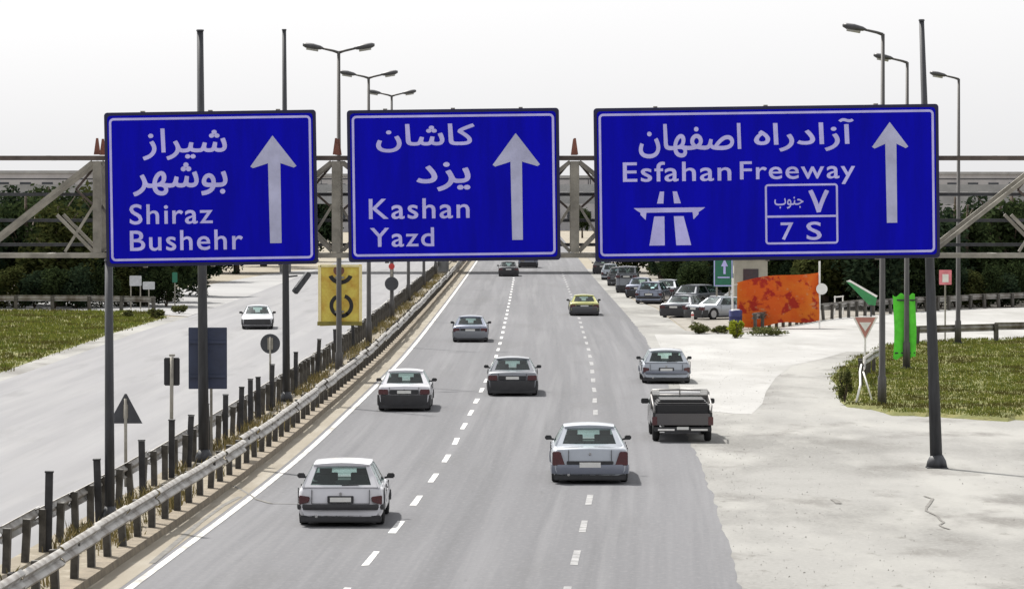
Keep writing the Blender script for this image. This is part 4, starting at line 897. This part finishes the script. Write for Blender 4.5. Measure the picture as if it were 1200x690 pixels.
    for s in (1, -1):
        a, c = Vector((s * wb, yrb, bR)), Vector((s * wb, yfb, bt)); d, e = Vector((s * wr, yfr, zr)), Vector((s * wr, yrr, zr))
        mid0, mid1 = a.lerp(c, .50), e.lerp(d, .52)
        for (p0, p1, p2, p3), mg in (((a, mid0, mid1, e), (.22 if kind == 'sedan' else .16, .04, .05, .08)), ((mid0, c, d, mid1), (.04, .08, .05, .08))):
            qd = (p0, p1, p2, p3) if s == 1 else (p1, p0, p3, p2); mg2 = mg if s == 1 else (mg[1], mg[0], mg[2], mg[3])
            I, _ = frame_quad(cf, qd, mg2, .04); pane(root, 'side_window', I, .035)
    co = cf.build('pillars', pm, root)
    # inside
    it = MB().box((0, (yrb + yfb) / 2 + .05, belt + .022), (wb * 1.72, (yfb - yrb) - .35, .02)); MB.box(it, (0, yfb - .32, belt + .03), (wb * 1.6, .25, .04))
    for y_, hts in ((lerp(yrb, yfb, .60), .15), (lerp(yrb, yfb, .24), .05)):
        for s in (-1, 1):
            it.box((s * wb * .48, y_, belt + .03 + hts / 2), (wb * .62, .13, hts)); it.box((s * wb * .48, y_ - .02, belt + .03 + hts + .055), (wb * .32, .09, .11))
    it.build('interior', M_INT, root, bevel=.012)
    # mirrors, lamps, bumpers, plate
    for s in (-1, 1):
        MB().box((s * (hw + .045), yfb - .32, belt + .075), (.15, .09, .10)).beam((s * (hw - .10), yfb - .32, belt + .03), (s * (hw + .02), yfb - .32, belt + .05), .05, .04).build('mirror', M_PLAST, root, bevel=.02)
    zt_ = (deck_r or belt); 
    for s in (-1, 1):
        if kind == 'hatch': MB().prism([(s * hw * .955, zt_ - .14), (s * hw * .95, zt_ - .32), (s * hw * .72, zt_ - .27), (s * hw * .70, zt_ - .17)][::s], -.012, .20).build('tail_light', M_TAIL, root, bevel=.015)
        elif tail == 'tall': MB().prism([(s * hw * .965, zt_ - .06), (s * hw * .97, zt_ - .36), (s * hw * .64, zt_ - .36), (s * hw * .76, zt_ - .06)][::s], -.012, .2).build('tail_light', M_TAIL, root, bevel=.015)
        else: MB().prism([(s * hw * .955, zt_ - .09), (s * hw * .96, zt_ - .24), (s * hw * .58, zt_ - .24), (s * hw * .60, zt_ - .09)][::s], -.012, .2).build('tail_light', M_TAIL, root, bevel=.015)
        MB().prism([(s * hw * .92, nose - .03), (s * hw * .92, nose - .17), (s * hw * .50, nose - .15), (s * hw * .54, nose - .04)][::s], L - .14, L + .008).build('headlight', M_HLAMP, root, bevel=.015)
    def bumper(y, sg, zc, ht, m):
        pts = [(-hw * 1.0, .34), (-hw * .97, .08), (-hw * .8, -.015), (-hw * .4, -.04), (hw * .4, -.04), (hw * .8, -.015), (hw * .97, .08), (hw * 1.0, .34)]
        bb = MB(); vs = []
        for x, dy in pts: vs += [(x * 1.012, y + sg * dy, zc - ht / 2), (x * 1.02, y + sg * (dy - .015), zc), (x * 1.012, y + sg * dy, zc + ht / 2), (x * .9, y + sg * (dy + .06), zc + ht / 2), (x * .9, y + sg * (dy + .06), zc - ht / 2)]
        nn = len(pts); bb.add(vs, [(i*5 + j, (i+1)*5 + j, (i+1)*5 + (j+1) % 5, i*5 + (j+1) % 5) for i in range(nn - 1) for j in range(5)] + [(0, 1, 2, 3, 4), tuple((nn-1)*5 + j for j in range(4, -1, -1))])
        o = bb.build('bumper', m, root); smooth_angle(o.data, 45)
    if kind == 'hatch':
        bumper(0, 1, .375, .10, bump); bumper(L, -1, .36, .2, bump)
        MB().box((0, .03, zt_ - .22), (.50, .05, .13)).build('plate_recess', M_PLAST, root, bevel=.008)
        MB().box((0, .002, zt_ - .225), (.40, .02, .085)).build('number_plate', M_PLATE, root)
    else:
        bumper(0, 1, .325, .30 if dark_low else .20, bump); bumper(L, -1, .34, .26, bump)
        if tail == 'tall':
            MB().box((0, -.045, .42), (.46, .02, .11)).build('number_plate', M_PLATE, root)
            MB().box((0, .0, zt_ - .30), (hw * 1.2, .03, .07)).build('garnish', M_PLAST, root, bevel=.01)
        else:
            MB().box((0, .03, zt_ - .165), (hw * 1.06, .05, .13)).build('plate_recess', M_PLAST, root, bevel=.01); MB().box((0, .002, zt_ - .17), (.40, .02, .085)).build('number_plate', M_PLATE, root)
    zl0, zl1, xl = (.44, zt_ - .04, hw * .66) if kind != 'sedan' else (.47, zt_ - .03, hw * .55)
    sl = MB()
    for x in (-xl, xl): sl.beam((x, .012, zl0), (x, .085, zl1), .012, .02)
    sl.beam((-xl, .01, zl0), (xl, .01, zl0), .02, .012)
    sl.build('shut_line', M_PLAST, root)
    MB().box((0, .06, .15), (Wd * .93, .16, .13)).build('under_shade_bar', M_PLAST, root, bevel=.02)  # black bar added below the tail, stands in for the contact shadow
    if kind == 'hatch': MB().beam((.02, yrb + .03, bR + .03), (.34, yrb + .035, bR + .045), .02, .02).build('rear_wiper', M_PLAST, root)
    MB().tube([(0, .055, zt_ - .115), (0, .075, zt_ - .112)], .028, 10).build('badge', M_CHROME, root)
    for s in (-1, 1):
        for y_ in (lerp(yrb, yfb, .50), lerp(yrb, yfb, .06) + .1, yfb - .12): MB().box((s * (hw * .995 - .006), y_, .55), (.02, .012, .34)).build('door_line', M_PLAST, root)
        for y_ in (lerp(yrb, yfb, .42), lerp(yrb, yfb, .90) - .45): MB().box((s * (hw * .99 + .002), y_, belt - .12), (.025, .15, .03)).build('door_handle', M_PLAST, root)
    MB().box((0, L + .002, nose - .10), (hw * .85, .02, .10)).build('grille', M_PLAST, root, bevel=.008)
    MB().box((0, L / 2, .125), (Wd * .86, L * .95, .07)).build('underbody', M_PLAST, root)  # low black slab, shaped to deepen the shade under the car
    MB().tube([(-hw * .55, -.02, .2), (-hw * .55, .5, .2)], .03, 8).build('exhaust_pipe', M_CHROME, root)
    for y_ in yw:
        for s in (-1, 1): add_wheel(root, s * (hw - .105), y_, .275)
    return root
PW = paint('white', (0.50, 0.50, 0.53), 0.1); PS = paint('silver', (0.30, 0.32, 0.35), 0.45); PSB = paint('blue_silver', (0.15, 0.165, 0.21), 0.4); PLB = paint('light_silver', (0.31, 0.335, 0.375), 0.35)
PG = paint('grey', (0.16, 0.17, 0.19), 0.4); PDG = paint('dark_grey', (0.05, 0.052, 0.058), 0.3); PY = paint('taxi_yellow', (0.33, 0.33, 0.09), 0.0); PB = paint('black', (0.015, 0.015, 0.017), 0.2); PBL = paint('slate', (0.18, 0.20, 0.26), 0.4)
GRP = 'cars driving away on the near carriageway'
def road_dir(y): return math.atan2(-(XL(y + 4) - XL(y)), 4)
def on_road(px, py): p = G(px, py); return (p.x, p.y, 0.0), road_dir(p.y) * 0.15
def drive(px, py, label, kind, pm, **k): l, rz = on_road(px, py); return car(l, rz, label, kind, pm, GRP, **k)
drive(399, 617, 'white hatchback with black bumper strip, nearest in the left lane', 'hatch', PW, L=3.8, Wd=1.66, Hh=1.21)
drive(691.5, 567, 'silver sedan with tall dark red tail lights in the middle lane', 'sedan', PLB, L=4.4, Wd=1.70, Hh=1.22, tail='tall', bump=PSB, dark_low=False)
drive(781, 449.5, 'light silver hatchback ahead of the dark pickup in the right lane', 'hatch', PLB, L=3.9, Wd=1.62, Hh=1.12, bump=PSB)
drive(600.5, 464, 'grey sedan with black bumper, straddling the left dashed line', 'sedan', PG, L=4.2, Wd=1.58, Hh=1.16)
drive(473.5, 482, 'white sedan with black bumper in the left lane, ahead of white hatchback', 'sedan', PW, L=3.9, Wd=1.55, Hh=1.16)
drive(551, 401, 'slate grey sedan ahead in the left lane', 'sedan', PBL, L=4.0, Wd=1.5, Hh=1.08, bump=PG)
drive(685, 370, 'yellow green taxi sedan farther up the right lane', 'sedan', PY, L=4.2, Wd=1.52, Hh=1.05, bump=PDG)
drive(596, 324, 'far dark car just under the Kashan sign', 'sedan', PDG, L=4.2, Wd=1.5, Hh=1.1)
drive(619, 314, 'far slate car beyond the overpass shadow', 'van', PBL, L=4.2, Wd=1.6, Hh=1.2)
p = G(296, 386); car((p.x, p.y + 4.1, 0), math.pi + R(3), 'white car coming towards us on the opposite carriageway', 'sedan', PW, 'cars on the opposite carriageway', L=4.1, Wd=1.45, Hh=1.08)
# parked cars on the right
PK = 'cars parked on the right'
def park(px, py, rz, label, kind, pm, **k): p = G(px, py); return car((p.x, p.y, -0.012), R(rz), label, kind, pm, PK, **k)
park(812, 374, -52, 'parked silver sedan nearest the bushes, turned to the right', 'sedan', PS, L=4.1, Wd=1.55, Hh=1.12)
park(789, 372, -18, 'parked grey sedan left of the silver one', 'sedan', PG, L=4.1, Wd=1.5, Hh=1.12)
park(760, 356, -10, 'parked dark grey hatchback with pale roof, in the middle of the row', 'hatch', PBL, L=3.9, Wd=1.58, Hh=1.25)
park(775, 352, -14, 'parked silver sedan behind the row, beside the dark grey hatchback', 'sedan', PS, L=4.1, Wd=1.5, Hh=1.2)
park(734, 343, -4, 'parked tall grey van farther up the shoulder', 'van', PG, L=4.2, Wd=1.35, Hh=1.65)
park(715, 328, -2, 'small pale parked car at the far end of the row', 'hatch', PLB, L=3.8, Wd=1.3, Hh=1.15)
park(747, 349, -8, 'parked slate car between the tall van and the dark grey hatchback', 'sedan', PBL, L=4.1, Wd=1.5, Hh=1.2)
park(724, 335, -3, 'parked dark hatchback just beyond the tall grey van', 'hatch', PDG, L=3.9, Wd=1.45, Hh=1.25)
park(802, 360, -35, 'parked dark grey car behind the two silver cars', 'hatch', PG, L=3.9, Wd=1.55, Hh=1.25)
park(706, 321, -2, 'tiny dark parked car at the farthest end of the shoulder', 'sedan', PDG, L=4.1, Wd=1.5, Hh=1.2)
park(835, 362, -70, 'dark parked car behind the green sign', 'sedan', PDG, L=4.1, Wd=1.55, Hh=1.15)

# dark pickup with load rack
l, rz = on_road(800, 518)
pk = empty('pickup_truck', l, rz, 'dark pickup truck with grey tailgate and rack in the right lane', 'pickup', GRP)
pk.scale = (1, 1, .90); hw = .76; PD = paint('pickup_dark', (0.018, 0.017, 0.019), 0.1)
bm_ = MB(); bm_.box((0, 1.05, .52), (1.46, 2.05, .06)); bm_.box((-.73, 1.05, .66), (.05, 2.05, .36)); bm_.box((.73, 1.05, .66), (.05, 2.05, .36)); bm_.box((0, 2.06, .66), (1.5, .05, .36)); bm_.build('cargo_bed', PD, pk, bevel=.012)
MB().box((0, .0, .645), (1.40, .05, .33)).build('tailgate', paint('tailgate_grey', (0.075, 0.07, 0.073), 0.2), pk, bevel=.015)
for s in (-1, 1): MB().box((s * .71, -.012, .60), (.13, .05, .24)).build('tail_light', M_TAIL, pk, bevel=.01)
MB().box((0, -.04, .37), (1.46, .10, .13)).build('bumper', M_PLAST, pk, bevel=.02)
for s in (-1, 1): MB().box((s * .42, -.10, .36), (.42, .02, .05)).build('bumper_strip', M_WPAINT, pk)
MB().box((0, -.10, .40), (.30, .02, .08)).build('number_plate', M_PLATE, pk)
MB().box((0, 1.2, .34), (.9, 2.6, .16)).box((0, 3.6, .34), (.9, 1.4, .16)).build('chassis', M_PLAST, pk)
cb = MB(); prof = [(2.12, .34), (2.12, .86), (2.2, 1.22), (2.32, 1.27), (3.1, 1.27), (3.25, 1.22), (3.62, .88), (4.25, .80), (4.36, .70), (4.38, .34)]; n = len(prof)
vs = [(-hw * (.93 if z > 1 else 1), y, z) for y, z in prof] + [(hw * (.93 if z > 1 else 1), y, z) for y, z in prof]
cb.add(vs, [tuple(range(n)), tuple(range(2*n - 1, n - 1, -1))] + [(i, (i+1) % n, n + (i+1) % n, n + i)[::-1] for i in range(n)]); co = cb.build('cab', PD, pk, bevel=.02)
pane(pk, 'rear_window', [(-.6, 2.10, .90), (.6, 2.10, .90), (.56, 2.165, 1.18), (-.56, 2.165, 1.18)], 0, -.012)
pane(pk, 'windscreen', [(.66, 3.60, .90), (-.66, 3.60, .90), (-.6, 3.27, 1.2), (.6, 3.27, 1.2)], 0, -.02)
for s in (-1, 1):
    q = [(s * .745, 2.35, .9), (s * .745, 3.3, .9), (s * .715, 3.1, 1.19), (s * .715, 2.4, 1.19)]; pane(pk, 'side_window', q if s == 1 else [q[1], q[0], q[3], q[2]], 0, -.025)
    MB().box((s * (hw + .10), 3.3, .98), (.20, .10, .15)).build('mirror', M_PLAST, pk, bevel=.02)
    MB().box((s * .55, 4.37, .60), (.28, .04, .16)).build('headlight', M_HLAMP, pk, bevel=.01)
rk = MB()
for s in (-1, 1):
    rk.tube([(s * .72, 2.0, .5), (s * .74, 1.98, 1.30), (s * .70, 1.98, 1.36), (0, 1.98, 1.38)], .032, 8)
    rk.tube([(s * .72, 0.06, .8), (s * .74, 0.06, 1.02), (s * .74, 1.98, 1.24)], .022, 6)
rk.tube([(-.74, 1.98, 1.22), (.74, 1.98, 1.22)], .024, 6); rk.tube([(0, 1.98, 1.22), (0, 1.98, 1.38)], .02, 6)
rk.build('rack', mat('rack_grey', (0.30, 0.29, 0.28), .5, .2), pk, True)
for s in (-1, 1): MB().box((s * .62, 1.94, 1.29), (.19, .05, .14)).build('rack_lamp', M_WPAINT, pk, bevel=.015)
MB().box((0, 1.05, .83), (1.38, 1.86, .52)).box((0, 1.1, 1.12), (1.22, 1.55, .12)).build('dark_fill', M_BLACK, pk, bevel=.05)  # black block added to stand for the dark rear window above the tailgate
for y_ in (.65, 3.6):
    for s in (-1, 1): add_wheel(pk, s * (hw - .10), y_, .29)
